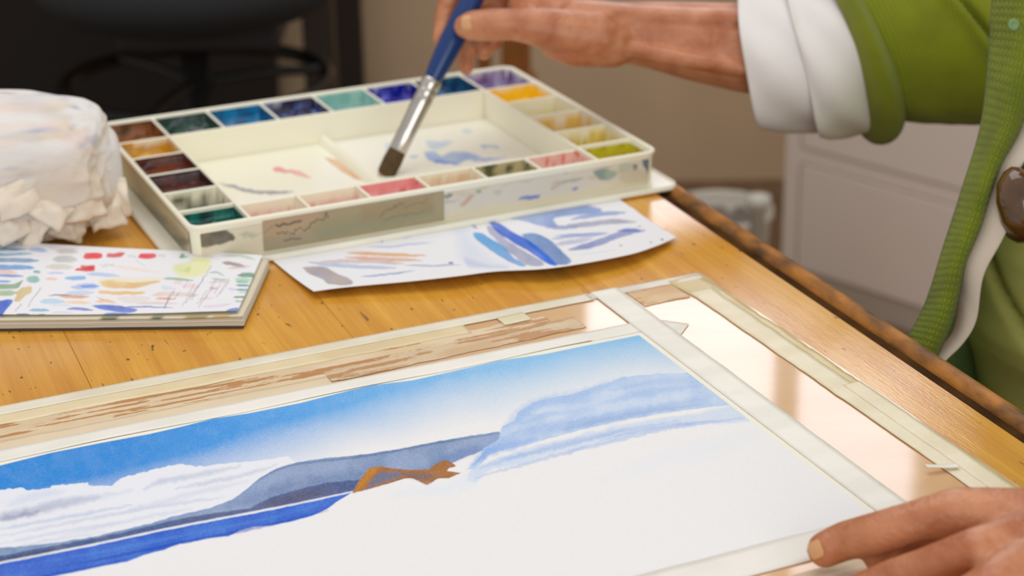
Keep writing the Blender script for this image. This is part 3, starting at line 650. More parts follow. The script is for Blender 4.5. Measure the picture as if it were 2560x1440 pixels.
for c, pts, w, al in (((225, 170, 150), [(1740, 280), (1850, 290), (1930, 300)], 16, .5), ((150, 190, 150), [(2000, 290), (2150, 285), (2300, 320)], 26, .6), ((130, 95, 80), [(2000, 345), (2100, 360), (2200, 380)], 30, .75), ((200, 150, 130), [(2050, 400), (2150, 390), (2260, 380)], 20, .5), ((120, 170, 130), [(1880, 440), (1950, 435), (2020, 470)], 18, .6), ((110, 160, 120), [(1470, 490), (1580, 495), (1740, 510)], 24, .7),
        ((110, 165, 130), [(1900, 490), (1980, 500), (2050, 505)], 18, .6), ((200, 165, 160), [(1870, 530), (1970, 520), (2060, 525)], 16, .5), ((170, 195, 235), [(780, 450), (900, 455), (1080, 470)], 34, .8), ((160, 185, 235), [(640, 570), (780, 560), (890, 560)], 50, .85), ((90, 140, 225), [(720, 560), (800, 562), (880, 558)], 22, .8),
        ((190, 210, 235), [(600, 620), (720, 622), (850, 615)], 44, .8), ((80, 80, 110), [(430, 645), (540, 636), (650, 640)], 12, .8), ((225, 150, 90), [(540, 650), (670, 655), (800, 655)], 28, .85), ((175, 210, 235), [(360, 700), (450, 695), (580, 700)], 44, .8), ((200, 225, 240), [(440, 730), (540, 728), (640, 735)], 24, .6), ((240, 205, 150), [(580, 705), (700, 705), (820, 710)], 24, .8),
        ((240, 190, 140), [(860, 700), (950, 690), (1040, 710)], 30, .8), ((230, 150, 110), [(870, 660), (910, 672), (940, 685)], 10, .7), ((90, 170, 215), [(265, 775), (350, 772), (440, 778)], 26, .8), ((90, 110, 205), [(600, 765), (700, 762), (840, 775)], 24, .85), ((200, 205, 240), [(460, 800), (560, 795), (660, 800)], 14, .6),
        ((50, 90, 170), [(120, 818), (200, 814), (275, 818)], 16, .9), ((100, 95, 160), [(325, 822), (370, 820), (425, 824)], 18, .9), ((165, 175, 220), [(500, 826), (545, 828), (590, 828)], 12, .8), ((70, 70, 150), [(640, 828), (700, 826), (770, 828)], 16, .9), ((225, 195, 170), [(1370, 640), (1500, 630), (1780, 640)], 40, .6), ((225, 215, 205), [(1060, 670), (1200, 680), (1350, 670)], 60, .6), ((240, 150, 140), [(1400, 672), (1480, 672), (1575, 672)], 20, .9),
        ((225, 205, 190), [(1220, 715), (1400, 710), (1600, 715)], 24, .7), ((245, 220, 205), [(1020, 380), (1150, 395), (1450, 440)], 26, .8), ((200, 225, 230), [(1210, 300), (1260, 350), (1320, 395)], 16, .6), ((190, 215, 240), [(1450, 560), (1490, 575), (1560, 580)], 30, .5), ((245, 200, 205), [(1640, 560), (1720, 555), (1770, 580)], 44, .5), ((245, 190, 150), [(1560, 530), (1600, 525), (1640, 530)], 30, .5),
        ((215, 150, 120), [(1880, 575), (1930, 580), (1960, 570)], 22, .6), ((200, 200, 240), [(2050, 580), (2090, 590), (2130, 595)], 26, .6), ((220, 190, 225), [(1820, 745), (1950, 740), (2080, 715)], 24, .5), ((240, 200, 195), [(1780, 680), (1860, 670), (1920, 665)], 22, .6),
        ((70, 140, 100), [(2140, 465), (2230, 458), (2330, 470)], 40, .9), ((150, 205, 170), [(2110, 495), (2180, 498), (2260, 500)], 30, .7), ((110, 190, 140), [(2120, 520), (2180, 520), (2250, 522)], 20, .8), ((50, 145, 150), [(2125, 552), (2190, 552), (2250, 555)], 20, .85), ((60, 145, 130), [(2125, 588), (2190, 590), (2260, 592)], 18, .85), ((130, 180, 170), [(2140, 616), (2190, 616), (2240, 618)], 10, .7), ((80, 140, 110), [(2095, 660), (2160, 657), (2230, 660)], 16, .85), ((140, 185, 150), [(2110, 695), (2160, 695), (2210, 698)], 18, .75)):
    st4(c, pts, w, al)
sw((120, 180, 235), [(600, 475), (760, 470), (745, 505), (590, 500)], .9)
sw((228, 180, 90), [(890, 520), (1000, 505), (1200, 525), (1450, 510), (1300, 560), (1180, 580), (950, 570)], .85, 5, (236, 200, 130)); sw((240, 225, 175), [(880, 500), (1100, 480), (1480, 490), (1300, 520), (950, 520)], .6, 12)
sw((235, 185, 85), [(890, 600), (1050, 605), (1290, 610), (1250, 635), (920, 630)], .85, 4)
sw((60, 95, 200), [(830, 735), (960, 725), (1140, 745), (1240, 775), (1150, 800), (960, 775), (870, 760)], .9, 4, (90, 130, 220)); sw((90, 135, 220), [(900, 830), (960, 800), (1160, 800), (1130, 850), (890, 852)], .85, 4); sw((80, 130, 215), [(2010, 800), (2060, 765), (2140, 750), (2140, 795)], .9, 3)
st4((40, 70, 190), [(1080, 750), (1300, 745), (1560, 755)], 14, .7)
rng = np.random.default_rng(4)
for k in range(16):         # slanting handwritten notes in thin pen
    x0, y0 = rng.uniform(1440, 1980), rng.uniform(540, 760); ln = rng.uniform(60, 210)
    n_ = 14; tq = np.linspace(0, 1, n_)
    pg.line([k4(x0 + ln * t * .55 + rng.uniform(-5, 5), y0 - ln * t * .8 + rng.uniform(-7, 7)) for t in tq], 1.4, (110, 100, 130), .6, soft=1.4, wob=.3, taper=False)
for (xa, ya, xb, yb) in ((250, 745, 370, 570), (1720, 660, 1900, 380), (140, 780, 195, 720), (1530, 640, 1480, 760)):
    tq = np.linspace(0, 1, 18); pg.line([k4(xa + (xb - xa) * t + rng.uniform(-6, 6), ya + (yb - ya) * t + rng.uniform(-6, 6)) for t in tq], 1.5, (70, 70, 80), .7, soft=1.4, wob=.3, taper=False)
for x0, y0 in ((1150, 290), (900, 375), (1420, 285), (960, 370)):
    tq = np.linspace(0, 1, 14); pg.line([k4(x0 + 70 * t + rng.uniform(-5, 5), y0 + rng.uniform(-14, 14)) for t in tq], 1.3, (120, 125, 140), .5, soft=1.3, wob=.3, taper=False)
kid(grid_obj('swatch_page', Pq, M_pg, None, col=pg.out(), thick=.0004), book)
tag(book, 'thick sketchbook open on a page of colour swatches and pen notes', 'sketchbook')

# ------------------------------------------------------------------ loose test sheet in front of the palette
k5 = lambda x, y: (640 + x / 2.2857, 460 + y / 2.2857)
front = [(784, 729, .0055), (870, 718, .0065), (1034, 703, .008), (1150, 690, .009), (1240, 679, .0075), (1385, 670, .010), (1560, 640, .0085), (1640, 616, .006), (1690, 594, .0035)]
backe = [(668, 640, .0012), (740, 600, .0007), (900, 570, .0007), (1030, 548, .0007), (1150, 528, .0007), (1300, 503, .0007), (1420, 482, .0007), (1480, 474, .0007), (1512, 471, .0008)]
Fp = catmull([at(*p) for p in front], 420); Bp_ = catmull([at(*p) for p in backe], 420)
v = np.linspace(0, 1, 150)[:, None, None]
Pq = Bp_[None] * (1 - v) + Fp[None] * v
Pq[..., 2] = Bp_[None, :, 2] * (1 - v[..., 0] ** 2.2) + Fp[None, :, 2] * v[..., 0] ** 2.2
# deckled right end
jj = (fbm(np.stack([np.linspace(0, 9, 150), np.zeros(150)], -1), 8, 4) - .5) * .006
Pq[:, -1] += jj[:, None] * b1; 
sp_ = Paint(Pq, (241, 240, 243))
def s5(c, pts, al=.9, soft=3, c2=None, sm=3): sp_.poly([k5(*p) for p in pts], c, al, soft, 1.5, .06, .2, smooth=sm, col2=c2, seed=int(pts[0][1]), edge=.08)
def l5(c, pts, w, al=.85): sp_.line([k5(*p) for p in pts], w / 2.2857, c, al, seed=int(pts[0][0]))
s5((176, 158, 152), [(265, 480), (330, 472), (400, 478), (450, 510), (540, 545), (550, 575), (480, 582), (410, 572), (380, 545), (310, 520)], .9, 4, (160, 150, 160))
for c, pts, w, al in (((225, 165, 90), [(520, 395), (640, 400), (800, 408), (970, 412)], 20, .9), ((225, 160, 120), [(515, 422), (640, 428), (800, 435), (950, 440)], 20, .85), ((205, 180, 180), [(360, 448), (500, 445), (700, 448), (850, 460)], 22, .8), ((170, 185, 220), [(300, 450), (420, 465), (640, 478), (800, 482)], 20, .8), ((130, 150, 200), [(850, 465), (980, 470), (1170, 465)], 9, .75), ((110, 140, 200), [(600, 533), (740, 520), (910, 498)], 10, .8),
        ((150, 170, 225), [(640, 360), (760, 362), (900, 345), (1010, 335)], 12, .6), ((195, 210, 238), [(780, 290), (840, 300), (890, 300)], 26, .5), ((40, 70, 160), [(1100, 455), (1115, 453), (1128, 456)], 12, .9), ((110, 120, 175), [(1185, 205), (1220, 225), (1265, 258)], 18, .7)):
    l5(c, pts, w, al)
for x0, y0, w, h, c in ((115, 378, 60, 26, (30, 90, 200)), (245, 360, 55, 35, (60, 130, 215)), (335, 345, 70, 20, (120, 180, 230)), (530, 318, 75, 16, (120, 180, 230)), (675, 292, 70, 48, (30, 120, 215))):
    s5(c, [(x0, y0), (x0 + w, y0 - 8), (x0 + w * .8, y0 + h * .6), (x0 + w * .65, y0 + h), (x0 + w * .35, y0 + h * .5)], .9, 3, sm=0)
s5((205, 216, 240), [(1120, 230), (1200, 240), (1260, 330), (1330, 420), (1450, 480), (1300, 470), (1180, 440), (1150, 330)], .5, 44, (222, 228, 244))
s5((170, 186, 224), [(1190, 420), (1240, 440), (1330, 465), (1450, 478), (1300, 482), (1210, 470)], .5, 12)
s5((120, 165, 225), [(1245, 280), (1290, 282), (1350, 320), (1420, 360), (1470, 420), (1540, 465), (1500, 470), (1400, 420), (1310, 360), (1250, 310)], .95, 3, (70, 160, 225))
s5((170, 172, 200), [(1320, 240), (1380, 260), (1430, 320), (1540, 390), (1650, 460), (1560, 470), (1470, 410), (1400, 350), (1330, 280)], .9, 4, (150, 155, 185))
s5((110, 150, 205), [(1520, 290), (1600, 285), (1690, 330), (1760, 400), (1800, 440), (1780, 462), (1700, 462), (1620, 400), (1550, 340)], .92, 4, (92, 130, 190))
s5((25, 95, 210), [(1330, 220), (1390, 225), (1460, 275), (1550, 320), (1620, 370), (1680, 420), (1720, 470), (1660, 455), (1560, 390), (1440, 320), (1370, 270)], .95, 3, (40, 110, 225))
s5((135, 160, 215), [(1340, 185), (1480, 160), (1640, 115), (1800, 108), (1960, 140), (1960, 165), (1820, 180), (1700, 200), (1720, 240), (1640, 245), (1560, 222), (1440, 200)], .92, 5, (158, 178, 220))
for c, pts, w, al in (((125, 150, 210), [(1800, 205), (1900, 185), (2000, 172), (2110, 165)], 26, .85), ((125, 140, 200), [(1660, 250), (1760, 250), (1860, 245)], 22, .85), ((165, 165, 190), [(1780, 238), (1900, 232), (2030, 218), (2170, 220)], 30, .9), ((150, 168, 218), [(1690, 318), (1800, 300), (1900, 296), (2010, 285)], 22, .8), ((140, 160, 215), [(1700, 300), (1860, 290), (2000, 280)], 12, .7),
        ((118, 135, 195), [(1790, 378), (1880, 360), (1980, 330), (2100, 285), (2220, 268)], 36, .9), ((90, 115, 200), [(2070, 268), (2140, 265), (2200, 270)], 20, .85), ((170, 175, 210), [(1710, 350), (1800, 335), (1920, 318)], 26, .7), ((80, 80, 90), [(2180, 250), (2190, 246), (2200, 240)], 6, .8), ((90, 90, 100), [(2310, 320), (2322, 322), (2330, 324)], 9, .9), ((110, 110, 120), [(2075, 352), (2085, 354), (2092, 356)], 7, .8), ((110, 110, 120), [(2250, 335), (2258, 336), (2264, 336)], 7, .8), ((210, 215, 230), [(1800, 410), (1950, 395), (2060, 375)], 5, .6)):
    l5(c, pts, w, al)
sheet = grid_obj('test_sheet', Pq, pm('test_paper', attr=True, rough=.8, spec=.15, bump=.3, bscale=520, grain=.05), None, col=sp_.out(), thick=.0004)
tag(sheet, 'curling white sheet of blue and brown brush tests under the palette', 'paper')

# ------------------------------------------------------------------ palette
PA = .427398; PO = np.array([-.232055, 1.285479, 0])
PL, PD = .387, .2854
p1 = np.array([math.cos(PA), math.sin(PA), 0]); p2 = np.array([-p1[1], p1[0], 0])
def pw(s, t, z): return PO + s * p1 + t * p2 + np.array([0, 0, z])
pal = empty('paint_palette', PO + np.array([0, 0, .0045]), PA)
pz0 = .0045
ZB, ZF, ZRIM = .0045, .0075, .035
def rrect(x0, x1, y0, y1, r, n=7):
    out = []
    for cx, cy, a0 in ((x1 - r, y1 - r, 0), (x0 + r, y1 - r, 90), (x0 + r, y0 + r, 180), (x1 - r, y0 + r, 270)):
        for k in range(n):
            a = math.radians(a0 + 90 * k / (n - 1)); out.append((cx + r * math.cos(a), cy + r * math.sin(a)))
    return np.array(out)
def ring_loft(name, prof, x0, x1, y0, y1, r, mat, parent, zoff=0, fill_bottom=False, n=7):
    rows = [np.column_stack([rrect(x0 + d, x1 - d, y0 + d, y1 - d, max(r - d, .001), n), np.full(4 * n, z - zoff)]) for d, z in prof]
    return grid_obj(name, np.array(rows), mat, parent, closed_u=True)
M_pal = pm('palette_plastic', (250, 245, 224), .30, var=.10, vcol=(238, 236, 204), vscale=18, spec=.5)
def L_(z): return z - pz0
ring_loft('tray_rim', [(.0035, ZB), (.003, ZB + .001), (.0022, .028), (.0008, .0315), (0, .033), (.0004, .0346), (.0018, ZRIM), (.0034, .0347), (.0042, .0335), (.005, ZF)], 0, PL, 0, PD, .011, M_pal, pal, pz0)
bm = bmesh.new(); box_bm(bm, .004, PL - .004, .004, PD - .004, L_(ZB), L_(ZF)); from_bm('tray_floor', bm, M_pal, pal)
SB = [.0045, .0475, .0955, .1440, .1925, .2405, .2870, .3345, PL - .0045]
TB = [.0045, .0440, .0880, .1350, .1815, .2265, PD - .0045]
wt = .0013
def pwall(s0, s1, t0, t1, ztop=.0332, nm='well_divider', taper=.6):
    bm = bmesh.new(); box_bm(bm, s0, s1, t0, t1, L_(ZF) - .0003, L_(ztop)); return from_bm(nm, bm, M_pal, pal, .0009)
pwall(SB[1] - wt, SB[1] + wt, TB[0] - .001, TB[6] + .001, .0336, 'inner_wall'); pwall(SB[7] - wt, SB[7] + wt, TB[0] - .001, TB[6] + .001, .0336, 'inner_wall')
pwall(SB[1] + wt, SB[7] - wt, TB[5] - wt, TB[5] + wt, .0336, 'inner_wall'); pwall(SB[1] + wt, SB[7] - wt, TB[1] - wt, TB[1] + wt, .031, 'inner_wall')
for k in range(2, 7):
    pwall(SB[k] - wt, SB[k] + wt, TB[5] + wt, TB[6] + .001); pwall(SB[k] - wt, SB[k] + wt, TB[0] - .001, TB[1] - wt, .032)
for k in range(1, 6):
    pwall(SB[0] - .001, SB[1] - wt, TB[k] - wt, TB[k] + wt); pwall(SB[7] + wt, SB[8] + .001, TB[k] - wt, TB[k] + wt)
# low ridge between the two mixing fields
sr = np.linspace(TB[1] + wt, TB[5] - wt, 24); prof = [(-.0055, 0), (-.0035, .0055), (-.0012, .0078), (.0012, .0078), (.0035, .0055), (.0055, 0)]
grid_obj('mixing_ridge', np.array([[(.181 + a, t, L_(ZF) + h) for a, h in prof] for t in sr]), M_pal, pal)
# mixing surface with its smears
gs, gt = np.meshgrid(np.linspace(SB[1] + wt, SB[7] - wt, 420), np.linspace(TB[1] + wt, TB[5] - wt, 220))
Pw = PO + gs[..., None] * p1 + gt[..., None] * p2; Pw[..., 2] = ZF + .0002
mp_ = Paint(Pw, (250, 247, 232))
k2 = lambda x, y: (280 + x / 3.2, 150 + y / 3.2)
k3 = lambda x, y: (900 + x / 3.2, 150 + y / 3.2)
def mpoly(kf, c, pts, al=.85, soft=4, c2=None): mp_.poly([kf(*p) for p in pts], c, al, soft, 3, .08, .35, smooth=2, col2=c2, seed=int(pts[0][0]))
mp_.poly([k2(400, 760), k2(900, 700), k2(1700, 640), k2(1600, 1060), k2(900, 1080)], (240, 234, 200), .5, 60, 8)
mpoly(k2, (236, 130, 140), [(1280, 870), (1330, 850), (1400, 880), (1480, 880), (1560, 920), (1590, 945), (1500, 930), (1440, 910), (1380, 900), (1310, 895)], .9, 5, (225, 80, 110))
mpoly(k2, (228, 175, 120), [(1690, 775), (1800, 800), (1880, 860), (1960, 900), (2000, 870), (2015, 920), (2060, 970), (1990, 970), (1900, 930), (1790, 860)], .9, 5, (215, 150, 90))
mpoly(k2, (70, 80, 125), [(850, 990), (940, 992), (1040, 1020), (1130, 1040), (1210, 1045), (1330, 1052), (1460, 1048), (1360, 1075), (1200, 1072), (1100, 1062), (980, 1025)], .9, 6, (110, 115, 150))
mpoly(k3, (165, 200, 240), [(530, 640), (620, 650), (740, 650), (690, 690), (600, 720), (540, 700)], .7, 8)
mpoly(k3, (110, 165, 235), [(515, 740), (600, 730), (650, 770), (720, 740), (860, 735), (920, 760), (1050, 790), (1180, 770), (1050, 810), (940, 815), (860, 800), (780, 840), (700, 825), (600, 820), (540, 790)], .9, 6, (150, 190, 240))
mpoly(k3, (70, 135, 225), [(590, 795), (660, 805), (760, 820), (790, 838), (700, 828), (600, 822)], .9, 4)
mpoly(k3, (140, 180, 235), [(960, 680), (1040, 685), (1110, 690), (1110, 715), (1040, 700), (990, 710)], .85, 5)
mpoly(k3, (190, 212, 240), [(815, 560), (860, 550), (905, 565), (880, 590), (830, 585)], .7, 8)
mpoly(k3, (120, 170, 235), [(390, 765), (440, 760), (470, 765), (430, 785)], .8, 4); mpoly(k3, (190, 205, 240), [(200, 670), (280, 660), (300, 690), (210, 740)], .6, 8)
mpoly(k3, (180, 110, 50), [(140, 905), (190, 900), (190, 935), (160, 930)], .9, 5)
Plocal = np.stack([gs, gt, np.full_like(gs, L_(ZF) + .0002)], -1)
grid_obj('mixing_surface', Plocal, pm('mixing_enamel', attr=True, rough=.28), pal, col=mp_.out())
# paint in the wells
CR = (246, 240, 214)
M_pt = pm('well_paint', attr=True, rough=.30, bump=.5, bscale=130, coat=.08); M_ptd = pm('dried_paint', attr=True, rough=.4, bump=.3, bscale=200)
def paint_well(i, j, c1, c2, fill, cover, seed, c3=None, wet=True):
    s0, s1, t0, t1 = SB[i] + wt + .0002, SB[i + 1] - wt - .0002, TB[j] + wt + .0002, TB[j + 1] - wt - .0002
    if i == 0: s0 = .0054
    if i == 7: s1 = PL - .0054
    if j == 0: t0 = .0054
    if j == 5: t1 = PD - .0054
    n = 26
    U, V_ = np.meshgrid(np.linspace(0, 1, n) , np.linspace(0, 1, n))
    ease = lambda q: .5 - .5 * np.cos(np.pi * q); U, V_ = ease(U) * .75 + U * .25, ease(V_) * .75 + V_ * .25
    x = s0 + (s1 - s0) * U; y = t0 + (t1 - t0) * V_
    e = np.minimum(np.minimum(x - s0, s1 - x), np.minimum(y - t0, t1 - y))
    top = (.0300 if j == 0 else .0325) - ZF
    q = np.stack([x * 110, y * 110], -1)
    h = .0006 + fill * (.55 + .9 * fbm(q * .8, seed)) * (.55 + .6 * V_)
    h = np.minimum(h, top * .72)
    wallh = top * np.clip(1 - e / .0022, 0, 1)
    z = np.maximum(h, wallh); hn = z / top
    q = np.concatenate([q, (z * 160)[..., None]], -1)
    m = sstep(-.12, .12, cover - hn + (fbm(q * 1.3, seed + 5) - .5) * .7)
    f = sstep(.38, .62, fbm(q * 1.1, seed + 11))[..., None]
    C = lin(c1) * (1 - f) + lin(c2) * f
    if c3 is not None:
        g = sstep(.58, .66, fbm(q * 1.6, seed + 31))[..., None]; C = C * (1 - g) + lin(c3) * g
    C = lin(CR) * (1 - m[..., None]) + C * m[..., None]
    grid_obj('paint', np.stack([x, y, L_(ZF) + z], -1), M_pt if wet else M_ptd, pal, col=C)
back = [((150, 82, 18), (96, 58, 12), .013, 1.3, None), ((14, 62, 40), (38, 60, 62), .014, 1.4, (64, 74, 84)), ((0, 130, 178), (8, 84, 130), .011, 1.4, None), ((18, 10, 84), (22, 24, 60), .014, 1.15, (100, 118, 180)),  # greys of the dark green well paint in a highlight
        ((172, 210, 198), (140, 190, 182), .006, 1.2, None), ((0, 6, 146), (20, 24, 160), .012, 1.2, (88, 96, 200)), ((0, 84, 130), (0, 62, 104), .011, 1.35, (46, 120, 158)), ((146, 112, 176), (190, 180, 204), .009, 1.15, (110, 84, 120))]
for i, (a, b_, fl, cv, c3) in enumerate(back): paint_well(i, 5, a, b_, fl, cv, 100 + i, c3)
right = [(4, (255, 212, 6), (250, 200, 0), .011, 1.0, None), (3, (240, 236, 200), (236, 226, 176), .003, .7, None), (2, (240, 206, 110), (234, 192, 84), .006, .8, None), (1, (238, 222, 120), (226, 200, 76), .004, .72, (204, 160, 40)), (0, (208, 198, 52), (200, 186, 30), .007, 1.25, (170, 150, 20))]
for j, a, b_, fl, cv, c3 in right: paint_well(7, j, a, b_, fl, cv, 120 + j, c3, False)
left_ = [(4, (208, 152, 28), (190, 130, 20), .013, .95), (3, (74, 22, 6), (112, 48, 18), 0.019, 1.3), (2, (58, 20, 18), (84, 34, 26), .019, 1.3), (1, (196, 190, 160), (96, 96, 72), .009, .8)]
for j, a, b_, fl, cv in left_: paint_well(0, j, a, b_, fl, cv, 140 + j, None)
paint_well(0, 0, (0, 116, 100), (0, 74, 68), .013, 1.35, 151, (0, 52, 50))
frt = [((232, 150, 160), (238, 214, 196), .004, .5, (176, 20, 60)), ((232, 168, 168), (238, 206, 190), .006, .6, (214, 80, 96)), ((244, 170, 166), (240, 158, 154), .010, 1.3, (206, 70, 56)), ((230, 212, 184), (228, 196, 164), .006, .8, None), ((206, 190, 140), (96, 98, 50), .008, 1.2, (40, 48, 80)), ((238, 206, 192), (236, 190, 176), .007, 1.2, (222, 84, 50))]
for i, (a, b_, fl, cv, c3) in enumerate(frt): paint_well(i + 1, 0, a, b_, fl, cv, 160 + i, c3, False)
# stained outer sides
def side_panel(name, f, n, m, base, strokes):
    U, V_ = np.meshgrid(np.linspace(0, 1, n), np.linspace(0, 1, m)); loc = f(U, V_)
    Pw = PO + loc[..., :1] * p1 + loc[..., 1:2] * p2; Pw[..., 2] = loc[..., 2]
    pnt = Paint(Pw, base); strokes(pnt)
    l2 = loc.copy(); l2[..., 2] -= pz0
    return grid_obj(name, l2, pm('stained_side', attr=True, rough=.4), pal, col=pnt.out())
def rcorner(x, L): d = np.clip(.0125 - np.minimum(x, L - x), 0, .0088); return .009 - np.sqrt(.009 ** 2 - d ** 2)
def front_strokes(p):
    P_ = lambda kf, c, pts, al=.9, soft=4, c2=None: p.poly([kf(*q) for q in pts], c, al, soft, 3, .08, .3, smooth=2, col2=c2, seed=int(pts[0][1]))
    p.poly([(1085, 500), (1300, 455), (1640, 395), (1640, 440), (1300, 500), (1085, 540)], (216, 210, 204), .6, 16, 6)
    g_ = np.random.default_rng(17)
    for _ in range(46):
        x_ = g_.uniform(470, 1640); y_ = 600 - (x_ - 470) * .168 + g_.uniform(-34, 18); w_, h_ = g_.uniform(8, 34), g_.uniform(3, 10)
        c_ = [(178, 166, 130), (150, 148, 120), (200, 178, 148), (140, 158, 150), (196, 160, 130), (120, 110, 90)][g_.integers(6)]
        p.poly([(x_ - w_, y_ + 2), (x_ - w_ * .3, y_ - h_), (x_ + w_ * .6, y_ - h_ * .7), (x_ + w_, y_ - 3), (x_ + w_ * .2, y_ + h_)], c_, g_.uniform(.25, .6), 6, 6, .1, .5, smooth=2, seed=int(x_))
    P_(k2, (84, 66, 50), [(570, 1380), (640, 1365), (700, 1390), (800, 1360), (900, 1350), (980, 1410), (960, 1450), (850, 1480), (700, 1500), (590, 1450)], .95, 5, (60, 50, 44))
    P_(k2, (160, 140, 105), [(430, 1230), (520, 1290), (560, 1440), (480, 1500)], .6, 14)
    P_(k3, (58, 110, 196), [(1260, 1115), (1320, 1085), (1430, 1080), (1430, 1105), (1340, 1115)], .9)
    P_(k3, (30, 70, 120), [(2260, 790), (2340, 770), (2350, 850), (2370, 930), (2330, 950), (2290, 880), (2260, 830)], .95, 4, (60, 90, 130))
    P_(k3, (130, 165, 150), [(1860, 890), (1960, 870), (2060, 900), (2020, 950), (1940, 960), (1880, 930)], .8, 6, (90, 130, 130))
    P_(k3, (60, 70, 120), [(2180, 840), (2215, 835), (2215, 880), (2190, 880)], .8); P_(k3, (170, 190, 170), [(2060, 840), (2160, 820), (2170, 880), (2080, 890)], .6, 8)
    P_(k3, (70, 110, 120), [(640, 1085), (720, 1070), (740, 1090), (690, 1105)], .85); P_(k3, (110, 160, 130), [(925, 1040), (965, 1030), (970, 1060), (930, 1065)], .85)
    P_(k3, (205, 160, 130), [(800, 1150), (870, 1090), (920, 1080), (880, 1130), (820, 1175)], .8, 5); P_(k3, (205, 150, 130), [(1520, 1030), (1600, 985), (1590, 1005), (1530, 1045)], .7)
    P_(k3, (150, 140, 110), [(1580, 980), (1700, 950), (1800, 945), (1700, 975)], .7, 6); P_(k3, (60, 105, 190), [(1690, 1035), (1730, 1015), (1745, 1030), (1710, 1045)], .9); P_(k3, (200, 190, 160), [(2070, 880), (2300, 880), (2350, 960), (2100, 990)], .6, 12)
    P_(k3, (190, 200, 180), [(640, 1120), (700, 1110), (720, 1130), (650, 1140)], .6); P_(k3, (150, 160, 190), [(1620, 900), (1660, 895), (1650, 915)], .7)
side_panel('stained_front', lambda U, V_: np.stack([.005 + (PL - .010) * U, .0028 - .0003 - .0009 * V_ + rcorner(.005 + (PL - .010) * U, PL), ZB + .0015 + (.0285 - ZB - .0015) * V_], -1), 420, 36, (226, 216, 190), front_strokes)
def left_strokes(p):
    p.poly([(330, 470), (480, 600), (430, 640), (330, 540)], (108, 96, 66), .85, 20, 8, .03, .5, col2=(70, 66, 44))
    p.poly([(360, 520), (470, 610), (440, 620), (370, 570)], (52, 52, 40), .7, 14, 8, .05, .5)
side_panel('stained_side', lambda U, V_: np.stack([.0028 - .0003 - .0009 * V_, .010 + (PD - .02) * U, ZB + .0015 + (.0285 - ZB - .0015) * V_], -1), 160, 30, (196, 186, 150), left_strokes)
# worn printed label on the front side
def s_of(px, py, z): return (at(px, py, z) - PO) @ p1
ls0, ls1 = s_of(640, 580, .016), s_of(1088, 505, .016)
U, V_ = np.meshgrid(np.linspace(0, 1, 260), np.linspace(0, 1, 40))
loc = np.stack([ls0 + (ls1 - ls0) * U, .0020 - .0009 * V_ - .0003, ZB + .002 + .0245 * V_], -1)
Pw = PO + loc[..., :1] * p1 + loc[..., 1:2] * p2; Pw[..., 2] = loc[..., 2]
lb = Paint(Pw, (168, 154, 122))
lb.poly([(640, 545), (800, 515), (800, 600), (640, 630)], (196, 160, 128), .6, 30, 8); lb.poly([(760, 560), (1080, 505), (1080, 540), (800, 595)], (150, 146, 104), .6, 24, 8); lb.poly([(640, 600), (1080, 520), (1088, 540), (650, 632)], (140, 146, 124), .5, 12, 6)
lb.poly([(900, 520), (1080, 482), (1080, 530), (900, 560)], (160, 132, 96), .5, 20, 8)
rng = np.random.default_rng(8)
def scrib(x0, y0, x1, y1, amp, w, n=16, al=.75):
    tq = np.linspace(0, 1, n); lb.line([(x0 + (x1 - x0) * t, y0 + (y1 - y0) * t + rng.uniform(-amp, amp)) for t in tq], w, (50, 44, 44), al, soft=1.5, wob=.4, taper=False)
scrib(690, 564, 752, 553, 3, 5, 8, .85); scrib(692, 586, 720, 581, 5, 3, 9); scrib(724, 583, 756, 574, 8, 2.5, 10); scrib(758, 578, 820, 536, 9, 3, 14); scrib(710, 600, 752, 596, 2, 3.5, 6, .8)
scrib(650, 590, 682, 566, 4, 2, 10, .5); scrib(950, 540, 1010, 505, 7, 2.5, 14, .6); scrib(1010, 520, 1070, 500, 3, 2, 12, .5); scrib(960, 548, 1060, 528, 3, 2, 14, .5)
l2 = loc.copy(); l2[..., 2] -= pz0
grid_obj('label', l2, pm('label_paper', attr=True, rough=.6), pal, col=lb.out())
tag(pal, 'cream plastic watercolour palette with paint-filled wells around a mixing area', 'palette')
lid = empty('palette_lid', PO + np.array([0, 0, .0012]), PA)
M_lid = pm('lid_plastic', (248, 243, 224), .3, var=.12, vscale=20)
prof_l = [(.004, 0), (.0, .0004), (.0, .0022), (.0006, .0030), (.004, .0032), (.12, .0032)]
rows = [np.column_stack([rrect(-.011 + min(d, .1), .404 - min(d, .1), -.0065 + min(d, .1), .294 - min(d, .1), max(.012 - d, .001)), np.full(28, z)]) for d, z in prof_l]
grid_obj('lid_plate', np.array(rows), M_lid, lid, closed_u=True)
ring_loft('lid_lip', [(.0005, .0030), (.001, .0042), (.0022, .0044), (.0032, .0030)], -.011, .404, -.0065, .294, .012, M_lid, lid)
tag(lid, 'flat cream palette lid lying under the paint palette', 'lid')

